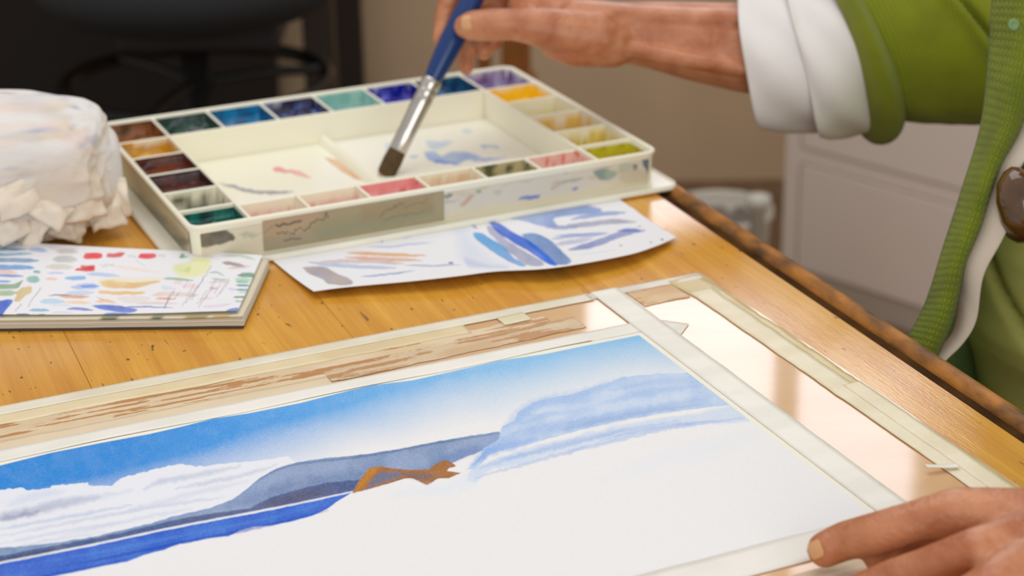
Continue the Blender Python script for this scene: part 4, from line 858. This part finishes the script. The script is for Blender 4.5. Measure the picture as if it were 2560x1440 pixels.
# ------------------------------------------------------------------ brush
tipA = at(962, 441, ZF + .0004); brB = dep(1150, 60, 1.572)
ax = brB - tipA; LB = np.linalg.norm(ax); ax /= LB
vv_ = tipA - CAM; vv_ /= np.linalg.norm(vv_)
wx_ = np.cross(ax, vv_); wx_ /= np.linalg.norm(wx_); dy_ = np.cross(ax, wx_)
brush = empty('paintbrush', tipA)
def brush_part(name, prof, mat, n=28):
    th = np.linspace(0, 2 * np.pi, n, endpoint=False); rows = []
    for l, a, b_ in prof: rows.append(tipA + ax * l + np.cos(th)[:, None] * wx_ * a + np.sin(th)[:, None] * dy_ * b_)
    return kid(grid_obj(name, np.array(rows), mat, None, closed_u=True), brush)
k_ = LB / 426.0
bl0, fe0, fe1 = 0, 70 * k_, 268 * k_
hair = brush_part('bristles', [(0, .0004, .0003), (.0008, .0066, .0012), (.004, .0076, .0024), (fe0 * .6, .0080, .0034), (fe0 + .002, .0072, .0036)], pm('brown_bristle', (96, 70, 26), .55, var=.5, vscale=60, stretch=(6, 6, 1), bump=.8, bscale=500))
brush_part('ferrule', [(fe0, .0070, .0035), (fe0 + .0008, .0076, .0040), (fe0 + .02, .0074, .0050), (fe1 - .022, .0080, .0068), (fe1 - .0165, .0082, .0076), (fe1 - .015, .0074, .0070), (fe1 - .0135, .0083, .0079), (fe1 - .0105, .0083, .0079), (fe1 - .009, .0075, .0072), (fe1 - .0075, .0084, .008), (fe1 - .001, .0084, .0082), (fe1, .0080, .0078)], pm('nickel_ferrule', (205, 198, 190), .22, metal=1, var=.15, vscale=60))
brush_part('handle', [(fe1 - .002, .0066, .0066), (fe1, .0070, .0070), (fe1 + .012, .0086, .0086), (fe1 + .035, .0100, .0100), (fe1 + .06, .0098, .0098), (fe1 + .10, .0080, .0080), (fe1 + .15, .0060, .0060), (fe1 + .19, .0052, .0052), (fe1 + .197, .0036, .0036), (fe1 + .199, .0004, .0004)], pm('blue_lacquer', (0, 50, 112), .32, coat=.1))
tag(brush, 'flat paintbrush with a blue handle held over the palette', 'brush')

# ------------------------------------------------------------------ crumpled bundle at the left
bc = np.array([-.448, 1.372, .047])
n_u, n_v = 260, 150
uu = np.linspace(0, 2 * np.pi, n_u, endpoint=False); vv = np.linspace(0, np.pi, n_v)
UU, VV = np.meshgrid(uu, vv)
D = np.stack([np.cos(VV), np.sin(VV) * np.cos(UU), np.sin(VV) * np.sin(UU)], -1)     # long axis = x
cu, su = np.cos(UU), np.sin(UU); rs_ = np.sin(VV) ** .52
sq = np.stack([np.abs(np.cos(VV)) ** .60 * np.sign(np.cos(VV)), rs_ * np.abs(cu) ** .9 * np.sign(cu), rs_ * np.abs(su) ** .9 * np.sign(su)], -1)
rad = np.array([.150, .078, .0600])
P = sq * rad
f1 = fbm(D * np.array([1.6, 1.8, 1.8]) + 7, 3, 2) - .5
rdg = 1 - np.abs(fbm(D * np.array([1.4, 3.0, 3.0]) + 3 + .5 * f1[..., None], 12, 2) - .5) * 2
rdg2 = 1 - np.abs(fbm(D * np.array([4, 4, 4]) + 1, 22, 2) - .5) * 2
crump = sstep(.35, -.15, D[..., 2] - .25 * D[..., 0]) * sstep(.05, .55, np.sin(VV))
rg = np.random.default_rng(12); nk = rg.normal(size=(46, 3)); nk /= np.linalg.norm(nk, axis=1)[:, None]; hk = rg.uniform(.80, .98, 46)
dd = D @ nk.T; facet = np.min(np.where(dd > .3, hk / np.maximum(dd, .3), 9), -1); facet = np.clip(facet, .8, 1.08)   # flat planes of folded paper                                                     # crumpled paper shows low on the front
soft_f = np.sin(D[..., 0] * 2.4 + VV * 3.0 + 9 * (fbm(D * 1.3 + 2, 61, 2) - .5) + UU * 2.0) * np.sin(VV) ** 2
soft2 = np.sin(D[..., 0] * 9 + UU * 5 + 14 * (fbm(D * 1.7 + 5, 67, 2) - .5)) * np.sin(VV) ** 2 * sstep(.35, .7, fbm(D * 2, 71, 2))
P *= (1 - .8 * crump * (1 - facet) - .22 * (1 - crump) * (1 - facet))[..., None]
P *= (1 + .08 * f1 + (.026 * soft_f + .016 * soft2) * (1 - .8 * crump) + .03 * crump * (rdg ** 3 - .5) + .05 * crump * (rdg2 ** 4 - .4) + .03)[..., None]
ca, sa = math.cos(.20), math.sin(.20)
P = np.stack([P[..., 0] * ca - P[..., 1] * sa, P[..., 0] * sa + P[..., 1] * ca, P[..., 2]], -1) + bc
P[..., 2] = np.where(P[..., 2] < .006, .0008 + .005 * sstep(-.03, .006, P[..., 2]), P[..., 2])
qn = D * 3.1
C = np.tile(lin((232, 228, 224)), P.shape[:2] + (1,))
for c, sd, th_, sc_, al in (((236, 202, 180), 41, .56, 1.0, .6), ((170, 184, 214), 47, .57, 1.3, .6), ((214, 196, 160), 53, .55, 1.1, .5), ((128, 142, 176), 59, .66, 1.7, .5)):
    m = sstep(th_ - .08, th_ + .22, fbm(qn * sc_ * np.array([.7, 1.3, 1.8]), sd, 3))[..., None] * al; C = C * (1 - m) + lin(c) * m
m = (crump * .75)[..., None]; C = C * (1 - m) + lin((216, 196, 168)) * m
fd = sstep(.3, 1, -soft_f)[..., None] * .35; C = C * (1 - fd) + lin((186, 190, 206)) * fd      # grey-blue crease shading, painted into the colour
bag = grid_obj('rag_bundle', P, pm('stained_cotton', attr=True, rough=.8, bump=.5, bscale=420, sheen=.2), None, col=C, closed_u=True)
M_tis = pm('crumpled_tissue', (240, 226, 206), .8, bump=.4, bscale=400)
rg = np.random.default_rng(31)
bag.matrix_world = Matrix.Identity(4)
for (px, py, w_, h_, a_) in ((40, 505, 34, 26, .3), (125, 528, 30, 24, -.5), (205, 520, 36, 24, .15), (85, 570, 34, 26, .9), (175, 572, 30, 22, -.2), (265, 540, 28, 26, .5), (15, 565, 30, 28, -.9), (300, 500, 20, 30, .2), (235, 572, 24, 16, -.6)):
    q0 = proj(P.reshape(-1, 3)); dq = np.hypot(q0[:, 0] - px, q0[:, 1] - py); dpt = (P.reshape(-1, 3) - CAM) @ fw
    near = np.where(dq < 9)[0]
    if not len(near): continue
    c_ = P.reshape(-1, 3)[near[np.argmin(dpt[near])]]
    n_ = -ray(px, py) * .9 + np.array([rg.uniform(-.5, .5), 0, rg.uniform(-.15, .6)]); n_ /= np.linalg.norm(n_)
    a1 = rt * math.cos(a_) + up * math.sin(a_); a1 -= n_ * (a1 @ n_); a1 /= np.linalg.norm(a1); a2 = np.cross(n_, a1)
    U, V_ = np.meshgrid(np.linspace(-.5, .5, 16), np.linspace(-.5, .5, 12)); q_ = np.stack([U * 2.5, V_ * 2.5, 0 * U + px], -1)
    hh = .010 * (np.abs(fbm(q_, 3, 2) - .5) * 2) - .016 * (U ** 2 + V_ ** 2) + .0025
    ed = 1 + .25 * (fbm(q_ * 1.4, 9) - .5)
    Pt = c_ + a1 * (U * w_ / 1000 * ed)[..., None] + a2 * (V_ * h_ / 1000 * ed)[..., None] + n_ * hh[..., None]
    Pt[..., 2] = np.maximum(Pt[..., 2], .0012)
    grid_obj('tissue', Pt, M_tis, bag, thick=.0006)
tag(bag, 'big crumpled white rag bundle stained with pale paint beside the palette', 'rag')

# ------------------------------------------------------------------ the person
def capsules_mesh(name, caps, voxel, smooth_it, mat, parent=None):
    """tapered capsules fused into one continuous skin"""
    bm = bmesh.new()
    th = np.linspace(0, 2 * np.pi, 12, endpoint=False); ph = np.linspace(-np.pi / 2, np.pi / 2, 7)
    unit = np.array([(math.cos(p) * math.cos(t), math.cos(p) * math.sin(t), math.sin(p)) for p in ph for t in th])
    for a, ra, b_, rb_ in caps:
        vs = [bm.verts.new(tuple(np.asarray(a) + ra * d)) for d in unit] + [bm.verts.new(tuple(np.asarray(b_) + rb_ * d)) for d in unit]
        r = bmesh.ops.convex_hull(bm, input=vs)
        bmesh.ops.delete(bm, geom=list({g for g in r['geom_interior'] + r['geom_unused'] if isinstance(g, bmesh.types.BMVert)}), context='VERTS')
    me = bpy.data.meshes.new(name); bm.to_mesh(me); bm.free()
    o = bpy.data.objects.new(name, me); COL.objects.link(o)
    m = o.modifiers.new('fuse', 'REMESH'); m.mode = 'VOXEL'; m.voxel_size = voxel
    s = o.modifiers.new('relax', 'SMOOTH'); s.iterations = smooth_it; s.factor = .5
    dg = bpy.context.evaluated_depsgraph_get(); me2 = bpy.data.meshes.new_from_object(o.evaluated_get(dg)); me2.name = name
    bpy.data.objects.remove(o, do_unlink=True)
    return me2
def chain(pts):
    return [(pts[i][0], pts[i][1], pts[i + 1][0], pts[i + 1][1]) for i in range(len(pts) - 1)]
def J(px, py, d, r): return (dep(px, py, d), r / 1000)
def K(px, py, z, r): return (at(px, py, z), r / 1000)
caps = []
# right arm and hand holding the brush
elbow = J(2560, 120, 1.56, 40)
fore = [J(1545, 80, 1.578, 25), J(1640, 88, 1.580, 28.5), J(1760, 106, 1.580, 34), J(1880, 122, 1.578, 38), J(2100, 132, 1.568, 42), elbow]
caps += chain(fore)
caps += chain([J(1480, 112, 1.560, 8), J(1600, 126, 1.556, 7), J(1720, 150, 1.550, 7), J(1860, 172, 1.546, 7), J(2050, 190, 1.55, 7)])          # tendon along the near side
caps += chain([J(1430, 30, 1.562, 10), J(1560, 40, 1.562, 9), J(1700, 48, 1.557, 9), J(1900, 50, 1.550, 9), J(2050, 60, 1.55, 9)])
caps += chain([J(1545, 80, 1.575, 25), J(1470, 78, 1.578, 27), J(1380, 55, 1.588, 22)])
caps += chain([J(1530, 110, 1.565, 20), J(1440, 118, 1.560, 16.5), J(1385, 112, 1.562, 12)])                              # heel of the hand
mcp = {'i': J(1262, -58, 1.598, 13.5), 'm': J(1262, -22, 1.612, 13.5), 'r': J(1280, 12, 1.618, 12.5), 'p': J(1300, 40, 1.616, 11)}
for k in mcp: caps += [(J(1430, 60, 1.583, 21)[0], .021, mcp[k][0], mcp[k][1])]
caps += chain([mcp['i'], J(1150, -66, 1.597, 9.6), J(1113, 30, 1.588, 8.6), J(1102, 98, 1.580, 7.4)])                       # index, behind the brush
caps += chain([mcp['m'], J(1172, 8, 1.612, 9.2), J(1158, 105, 1.598, 8.2), J(1165, 168, 1.590, 7.0)])                       # middle
caps += chain([mcp['r'], J(1222, 40, 1.606, 8.8), J(1202, 100, 1.596, 7.8), J(1210, 132, 1.590, 6.8)])                      # ring, curled
caps += chain([mcp['p'], J(1262, 62, 1.600, 8), J(1240, 98, 1.592, 7.2), J(1232, 112, 1.586, 6.4)])                         # little finger
caps += chain([J(1490, 92, 1.560, 22), J(1400, 78, 1.552, 18.5), J(1335, 66, 1.546, 15.5), J(1285, 61, 1.544, 13.2), J(1232, 62, 1.544, 13.6), J(1186, 64, 1.546, 12.8), J(1164, 66, 1.548, 10.0)])   # thumb
caps += [(J(1335, 66, 1.548, 14)[0], .013, J(1300, 20, 1.585, 12)[0], .012), (J(1400, 100, 1.556, 14)[0], .014, J(1300, 60, 1.58, 11)[0], .011)]
# left hand on the board
li = [K(2062, 1374, .0175, 9.6), K(2112, 1352, .022, 10.2), K(2196, 1333, .032, 11.2), K(2290, 1303, .040, 10.8), K(2395, 1284, .045, 13.5)]
caps += chain(li)
lm = [K(2150, 1478, .014, 9.0), K(2230, 1448, .022, 10), K(2310, 1425, .032, 10.6), K(2440, 1386, .044, 13)]
caps += chain(lm)
lr = [K(2200, 1580, .013, 8.8), K(2290, 1550, .024, 9.6), K(2370, 1525, .032, 10), K(2480, 1470, .042, 12.5)]
caps += chain(lr)
lp = [K(2290, 1650, .011, 8), K(2360, 1630, .02, 8.6), K(2430, 1600, .026, 9), K(2520, 1550, .036, 11.5)]
caps += chain(lp)
wr = dep(2745, 1330, .945); wr_r = .027
for q_ in (li[-1], lm[-1], lr[-1], lp[-1]): caps += [(q_[0], q_[1], wr, .022)]
caps += [(K(2470, 1300, .044, 12)[0], .012, wr, .024)]
caps += chain([(wr, .024), K(2500, 1345, .022, 13), K(2330, 1362, .0165, 10.5), K(2235, 1388, .0155, 9.4), K(2196, 1396, .0150, 8)])   # thumb tucked under
caps += chain([K(2400, 1262, .050, 5), K(2480, 1262, .052, 4), K(2600, 1290, .052, 4)])                                        # tendon
lelbow = dep(3150, 1330, 1.02)
caps += [(wr, .026, lelbow, .040)]
# trunk and upper arms under the clothes
TC = np.array([.480, 1.308, 0]); fdir = -b1; sdir = b2                    # facing the table, right-hand side
def lean(z): return np.interp(z, [-.34, -.12, -.085, -.065, -.05, -.03, -.005, .01, .03, .10, .22, .40], [-.02, -.03, -.016, -.003, 0, -.003, -.0065, -.010, -.025, -.06, -.10, -.11])
def trunk(z, f=0, s=0): return TC + fdir * (f + float(lean(z))) + sdir * s + np.array([0, 0, z])
caps += [(trunk(-.30, 0, -.09), .11, trunk(-.30, 0, .09), .11), (trunk(-.30), .12, trunk(-.05), .11), (trunk(-.05, 0, -.06), .10, trunk(-.05, 0, .06), .10), (trunk(-.05), .10, trunk(.20, .0), .095), (trunk(.20, .0, -.05), .085, trunk(.20, .0, .05), .085), (trunk(.28, .01, -.11), .05, trunk(.28, .01, .11), .05), (trunk(.28, .01), .06, trunk(.43, .05), .052)]
caps += [(trunk(.27, .01, .14), .052, elbow[0], .043), (trunk(.27, .01, -.14), .052, lelbow, .043)]
# head bent over the work
def hd(z, f, s=0): return trunk(.40, .05 + f, s) + np.array([0, 0, z])
caps += [(hd(.155, .035), .080, hd(.150, .075), .074), (hd(.09, .085, -.018), .050, hd(.09, .085, .018), .050), (hd(.045, .115, -.010), .026, hd(.045, .115, .010), .026), (hd(.02, .06), .050, hd(.12, .05), .060)]
caps += [(hd(.125, .140), .008, hd(.092, .158), .0105), (hd(.092, .150, -.011), .006, hd(.092, .150, .011), .006), (hd(.068, .135, -.014), .0055, hd(.068, .135, .014), .0055), (hd(.060, .133, -.012), .006, hd(.060, .133, .012), .006)]
caps += [(hd(.142, .135, -.035), .009, hd(.142, .135, .035), .009)]
for sg in (-1, 1): caps += [(hd(.130, .035, sg * .077), .012, hd(.095, .040, sg * .074), .008)]
# skin
ms = bpy.data.materials.new('skin'); ms.use_nodes = True; nt = ms.node_tree; N = nt.nodes; L = nt.links
b = N['Principled BSDF']; b.inputs['Roughness'].default_value = .40; b.inputs['Subsurface Weight'].default_value = .12; b.inputs['Subsurface Radius'].default_value = (.010, .004, .002); b.inputs['Subsurface Scale'].default_value = .5
tc = N.new('ShaderNodeTexCoord')
def nz(scale, det, dist=0):
    n = N.new('ShaderNodeTexNoise'); n.inputs['Scale'].default_value = scale; n.inputs['Detail'].default_value = det; n.inputs['Distortion'].default_value = dist
    L.new(tc.outputs['Object'], n.inputs['Vector']); return n.outputs['Fac']
rmp = N.new('ShaderNodeValToRGB'); e = rmp.color_ramp.elements; e[0].position = .32; e[1].position = .68
e[0].color = (*lin((174, 100, 62)), 1); e[1].color = (*lin((206, 140, 100)), 1); L.new(nz(38, 4, .6), rmp.inputs['Fac'])
sp2 = N.new('ShaderNodeValToRGB'); e = sp2.color_ramp.elements; e[0].position = .62; e[1].position = .72; e[0].color = (0, 0, 0, 1); e[1].color = (.22, .22, .22, 1); L.new(nz(130, 2), sp2.inputs['Fac'])
mx = N.new('ShaderNodeMix'); mx.data_type = 'RGBA'; mx.inputs[7].default_value = (*lin((150, 78, 48)), 1); L.new(sp2.outputs[0], mx.inputs[0]); L.new(rmp.outputs[0], mx.inputs[6]); L.new(mx.outputs[2], b.inputs['Base Color'])
vor = N.new('ShaderNodeTexVoronoi'); vor.inputs['Scale'].default_value = 420; L.new(tc.outputs['Object'], vor.inputs['Vector'])
ad = N.new('ShaderNodeMath'); ad.operation = 'MULTIPLY_ADD'; ad.inputs[1].default_value = .35; L.new(vor.outputs['Distance'], ad.inputs[0]); L.new(nz(90, 4, 1.5), ad.inputs[2])
bp2 = N.new('ShaderNodeBump'); bp2.inputs['Strength'].default_value = .45; bp2.inputs['Distance'].default_value = .0016; L.new(ad.outputs[0], bp2.inputs['Height']); L.new(bp2.outputs[0], b.inputs['Normal'])
person = empty('person', TC + np.array([0, 0, FLOOR]))
bodym = capsules_mesh('body', caps, .0019, 5, ms)
kid(_finish('body', bodym, ms, None, smooth=True), person)
def nail(c0, r, n, f, ln, w):
    """small curved plate sitting on a fingertip sphere (centre c0, radius r); n outward, f towards the tip"""
    n = np.asarray(n, float); n /= np.linalg.norm(n); f = np.asarray(f, float); f -= n * (f @ n); f /= np.linalg.norm(f); s = np.cross(f, n)
    U, V_ = np.meshgrid(np.linspace(-1, 1, 12), np.linspace(-1, 1, 12)); rr_ = np.sqrt(np.clip(1.12 - np.maximum(np.abs(V_) - .35, 0) ** 2 * 2.0, .1, 1))
    a, b_ = U * w / 2 * rr_, V_ * ln / 2
    P = c0 + f * b_[..., None] + s * a[..., None] + n * (np.sqrt(np.maximum(r * r - a * a - .55 * b_ * b_, 1e-8)) + .0001)[..., None]
    return kid(grid_obj('fingernail', P, pm('nail', (214, 160, 112), .3), None, thick=.0005), person)
tocam = -ray(1170, 60)
hair = capsules_mesh('hair', [(hd(.175, .025), .084, hd(.180, .055), .078), (hd(.15, .0, -.035), .072, hd(.15, .0, .035), .072), (hd(.06, -.01, -.05), .045, hd(.16, .02, -.06), .045), (hd(.06, -.01, .05), .045, hd(.16, .02, .06), .045), (hd(.20, .10, -.03), .030, hd(.20, .10, .04), .030)], .004, 3, None)
kid(_finish('hair', hair, pm('grey_hair', (150, 140, 128), .5, var=.4, vscale=40, stretch=(4, 4, 1), bump=.8, bscale=160), None, smooth=True), person)
for sg in (-1, 1):
    e_ = hd(.120, .122, sg * .030); kid(lathe('eye', [(0, -.011), (.006, -.009), (.0105, -.003), (.0105, .003), (.006, .009), (0, .011)], pm('eye_white', (228, 222, 214), .2), None, Matrix.Translation(Vector(e_))), person)
nail(dep(1174, 64, 1.5470), .0126, tocam + up * .22 - rt * .05, -rt, .013, .0125)
nail(at(2062, 1374, .0175), .0094, (CAM - at(2062, 1374, .0175)) * 1.0 - rt * .75, -rt - up * .3, .0085, .0095)

# --- clothing
M_knit = pm('green_knit', (134, 144, 6), .9, var=.18, vscale=26, bump=.55, bscale=600, sheen=.12, knit=(90, 60))
M_rib = pm('green_rib', (118, 132, 6), .9, var=.25, vscale=40, bump=.9, bscale=520, sheen=.12, knit=(7, 64))
M_shirt = pm('white_cotton', (236, 230, 226), .8, var=.05, vscale=20, bump=.15, bscale=900)
M_top = pm('lime_jersey', (230, 228, 132), .85, var=.10, vscale=8, bump=.2, bscale=700, stretch=(1, 1, 5))
M_tape = pm('beige_facing', (206, 190, 172), .75, bump=.35, bscale=700)
lg = []
for sg in (-1, 1):
    lg += chain([(trunk(-.30, 0, sg * .085), .118), (trunk(-.29, .20, sg * .10), .080), (trunk(-.30, .40, sg * .11), .064), (trunk(-.50, .40, sg * .11), .056), (trunk(-.70, .37, sg * .11), .048)])
lg += [(trunk(-.31, 0, -.06), .125, trunk(-.31, 0, .06), .125)]
kid(_finish('trousers', capsules_mesh('trousers', lg, .008, 3, None), pm('dark_denim', (52, 56, 70), .85, bump=.3, bscale=500), None, smooth=True), person)
# white shirt cuff, folded back
def cuffdisp(T, H): return .0022 * np.sin(H * 3 + T * 4) + .0016 * np.sin(H * 5 - T * 9 + 1) + .004 * (fbm(np.stack([np.cos(H) * 1.5, np.sin(H) * 1.5, T * 2.5], -1), 3) - .5)
cpath = [dep(1884, 148, 1.588), dep(1960, 147, 1.581), dep(2040, 144, 1.575), dep(2112, 138, 1.573)]
kid(tube('shirt_cuff', cpath, [.060, .0625, .0615, .058], M_shirt, None, 36, 72, cuffdisp, shear=[-.010, -.013, -.015, -.017], ref=up, thick=.0016), person)
kid(tube('shirt_cuff_fold', [dep(2004, 146, 1.578), dep(2060, 143, 1.575), dep(2150, 136, 1.573)], [.0680, .0685, .063], M_shirt, None, 20, 72, cuffdisp, shear=[-.013, -.016, -.018], ref=up, thick=.0018), person)
# cardigan sleeve with a thick rolled welt
def slvdisp(T, H):
    q = np.stack([np.cos(H) * 1.2, np.sin(H) * 1.2, T * 3.2], -1)
    c = .013 * (fbm(q, 6) - .5)
    # deep diagonal fold near the elbow
    ph_ = T - (.333 + .21 * (H - 1.05))
    on = sstep(.3, .9, H) * sstep(2.9, 2.2, H)
    return c + on * (.008 * np.exp(-((ph_ + .035) / .035) ** 2) - .012 * np.exp(-(ph_ / .014) ** 2) + .003 * np.exp(-((ph_ - .05) / .04) ** 2))
spath = [dep(2120, 108, 1.573), dep(2230, 100, 1.573), dep(2340, 92, 1.572), dep(2460, 84, 1.568), dep(2580, 60, 1.56), dep(2740, -120, 1.52), trunk(.27, .01, .15)]
kid(tube('cardigan_sleeve', spath, [.066, .0735, .0755, .076, .078, .074, .070], M_knit, None, 110, 96, slvdisp, shear=[-.022, -.022, -.016, -.010, 0, 0, 0], ref=up, thick=.003), person)
lw = lelbow - wr
kid(tube('shirt_cuff', [wr + lw * .16, wr + lw * .30, wr + lw * .45], [.050, .053, .052], M_shirt, None, 16, 48, cuffdisp, thick=.0016), person)
kid(tube('cardigan_sleeve', [wr + lw * .28, wr + lw * .62, lelbow + lw * .04, lelbow * .45 + trunk(.27, .01, -.14) * .55, trunk(.27, .01, -.14)], [.060, .064, .070, .072, .070], M_knit, None, 60, 64, lambda T, H: .010 * (fbm(np.stack([np.cos(H), np.sin(H), T * 4], -1), 77) - .5), ref=(.3, .5, 1), thick=.003), person)
def weltdisp(T, H): return .0145 * np.sin(np.pi * T) ** .6 + .0010 * np.sin(H * 4 + 1)
kid(tube('rolled_cuff', [dep(2092, 118, 1.573), dep(2125, 116, 1.573), dep(2162, 112, 1.573)], [.0660, .0680, .0670], M_knit, None, 26, 96, weltdisp, shear=[-.018, -.022, -.024], ref=up, thick=.003), person)
# jersey top: belly rolls above the lap
zz_ = np.linspace(-.34, .395, 220); th = np.linspace(0, 2 * np.pi, 120, endpoint=False)
HH, ZZ = np.meshgrid(th, zz_)
rf = np.interp(ZZ, [-.34, .1, .22, .30, .36, .395], [.15, .14, .128, .115, .08, .066]) - .012 * np.exp(-((ZZ + .019 - .10 * np.sin(HH)) / .0045) ** 2)
rs = np.interp(ZZ, [-.34, -.20, -.05, .1, .27, .33, .37, .395], [.165, .165, .15, .15, .165, .14, .085, .066])
cfold = .008 * (fbm(np.stack([np.cos(HH) * 2, np.sin(HH) * 2, ZZ * 14 + np.cos(HH) * 1.2], -1), 9) - .5) + .003 * np.sin(ZZ * 90 + HH * 5) * sstep(.1, -.2, ZZ) * 0
P = TC + fdir * (lean(ZZ) + (rf + cfold) * np.cos(HH))[..., None] + sdir * ((rs + cfold) * np.sin(HH))[..., None]; P[..., 2] = ZZ
kid(grid_obj('jersey_top', P, M_top, None, closed_u=True), person)
# cardigan body: back and near side, open at the front
th = np.linspace(0, 1, 90); HH, ZZ = np.meshgrid(th, zz_); h0_ = np.interp(ZZ, [-.34, .12, .22], [1.75, 1.75, .8]); h1_ = 2 * np.pi - np.interp(ZZ, [-.34, .10, .22], [2.0, 1.9, .8]); HH = h0_ + (h1_ - h0_) * HH
rf = np.interp(ZZ, [-.34, -.22, -.05, .12, .22, .30, .36, .395], [.19, .185, .165, .155, .145, .13, .095, .08]); rs = np.interp(ZZ, [-.34, -.20, -.05, .1, .27, .33, .37, .395], [.19, .185, .175, .175, .19, .165, .10, .08])
cf = .012 * (fbm(np.stack([np.cos(HH) * 2, np.sin(HH) * 2, ZZ * 6], -1), 19) - .5)
P = TC + fdir * (lean(ZZ) + (rf + cf) * np.cos(HH))[..., None] + sdir * ((rs + cf) * np.sin(HH))[..., None]; P[..., 2] = ZZ
kid(grid_obj('cardigan_body', P, M_knit, None, uv=np.stack([HH / 3, ZZ], -1).reshape(-1, 2), thick=.003), person)
# hanging front band of the cardigan and its beige facing
def ribbon(name, Lft, Rgt, mat, n=90, m=14, bulge=.006, thick=.004, nv=1.0):
    A = catmull([dep(*p) for p in Lft], n); B_ = catmull([dep(*p) for p in Rgt], n)
    w = np.linspace(0, 1, m)[None, :, None]; P = A[:, None] * (1 - w) + B_[:, None] * w
    P = P - fw * (bulge * np.sin(np.pi * w))
    uv = np.stack(np.meshgrid(np.linspace(0, 1, m), np.linspace(0, nv, n)), -1).reshape(-1, 2)
    return kid(grid_obj(name, P, mat, None, uv=uv, thick=thick), person)
ribbon('cardigan_band', [(2500, -120, 1.335), (2490, 0, 1.33), (2482, 150, 1.325), (2462, 320, 1.32), (2415, 480, 1.315), (2370, 620, 1.31), (2325, 760, 1.305), (2270, 868, 1.30), (2240, 960, 1.30)],
       [(2640, -120, 1.30), (2620, 0, 1.30), (2590, 150, 1.30), (2545, 310, 1.30), (2485, 420, 1.298), (2440, 560, 1.296), (2400, 660, 1.295), (2372, 790, 1.294), (2325, 900, 1.292), (2280, 1010, 1.292)], M_rib, bulge=.012)
ribbon('cardigan_facing', [(2640, 160, 1.306), (2560, 300, 1.306), (2488, 415, 1.304), (2442, 560, 1.302), (2396, 650, 1.302), (2398, 730, 1.302), (2386, 830, 1.300), (2318, 905, 1.298), (2270, 980, 1.298)],
       [(2740, 240, 1.285), (2650, 350, 1.285), (2576, 450, 1.285), (2512, 590, 1.285), (2460, 690, 1.285), (2442, 800, 1.285), (2408, 860, 1.285), (2352, 918, 1.286), (2306, 1000, 1.286)], M_tape, bulge=.003, thick=.0015)
M_in = pm('green_knit_inside', (92, 122, 70), .9, bump=.4, bscale=500)
ribbon('cardigan_front_panel', [(2560, 250, 1.325), (2480, 430, 1.322), (2430, 600, 1.32), (2385, 760, 1.318), (2320, 890, 1.315), (2280, 990, 1.315)],
       [(2640, 250, 1.48), (2590, 430, 1.48), (2540, 600, 1.48), (2490, 760, 1.48), (2460, 900, 1.48), (2440, 1080, 1.48)], M_in, bulge=-.01, thick=.003)
for py in (62, 250):
    c = dep(2534 if py < 100 else 2520, py, 1.292)
    R_ = Matrix.Translation(Vector(c)) @ Vector(tocam).to_track_quat('Z', 'Y').to_matrix().to_4x4()
    if py < 100: kid(lathe('button', [(.0, .0), (.0040, .0), (.0044, .0010), (.0036, .0018), (.0018, .0012), (0, .0012)], pm('green_button', (112, 144, 84), .4), None, R_), person)
# horn pendant
c = dep(2556, 520, 1.285)
R_ = Matrix.Translation(Vector(c)) @ Vector(up).to_track_quat('Z', 'Y').to_matrix().to_4x4() @ Matrix.Rotation(.25, 4, 'Y')
kid(lathe('pendant', [(0, -.024), (.009, -.0225), (.0145, -.017), (.0165, -.006), (.0160, .008), (.0125, .020), (.006, .027), (0, .029)], pm('polished_horn', (98, 62, 22), .15, var=.6, vcol=(40, 26, 10), vscale=60, coat=.6), None, R_), person)
kid(tube('pendant_cord', [c + up * .027, trunk(.18, .135, .02), trunk(.33, .09, .06)], [.0012] * 3, pm('cord', (60, 44, 24), .7), None, 20, 8), person)
tag(person, 'person in a green cardigan and lime top painting with the right hand', 'person')
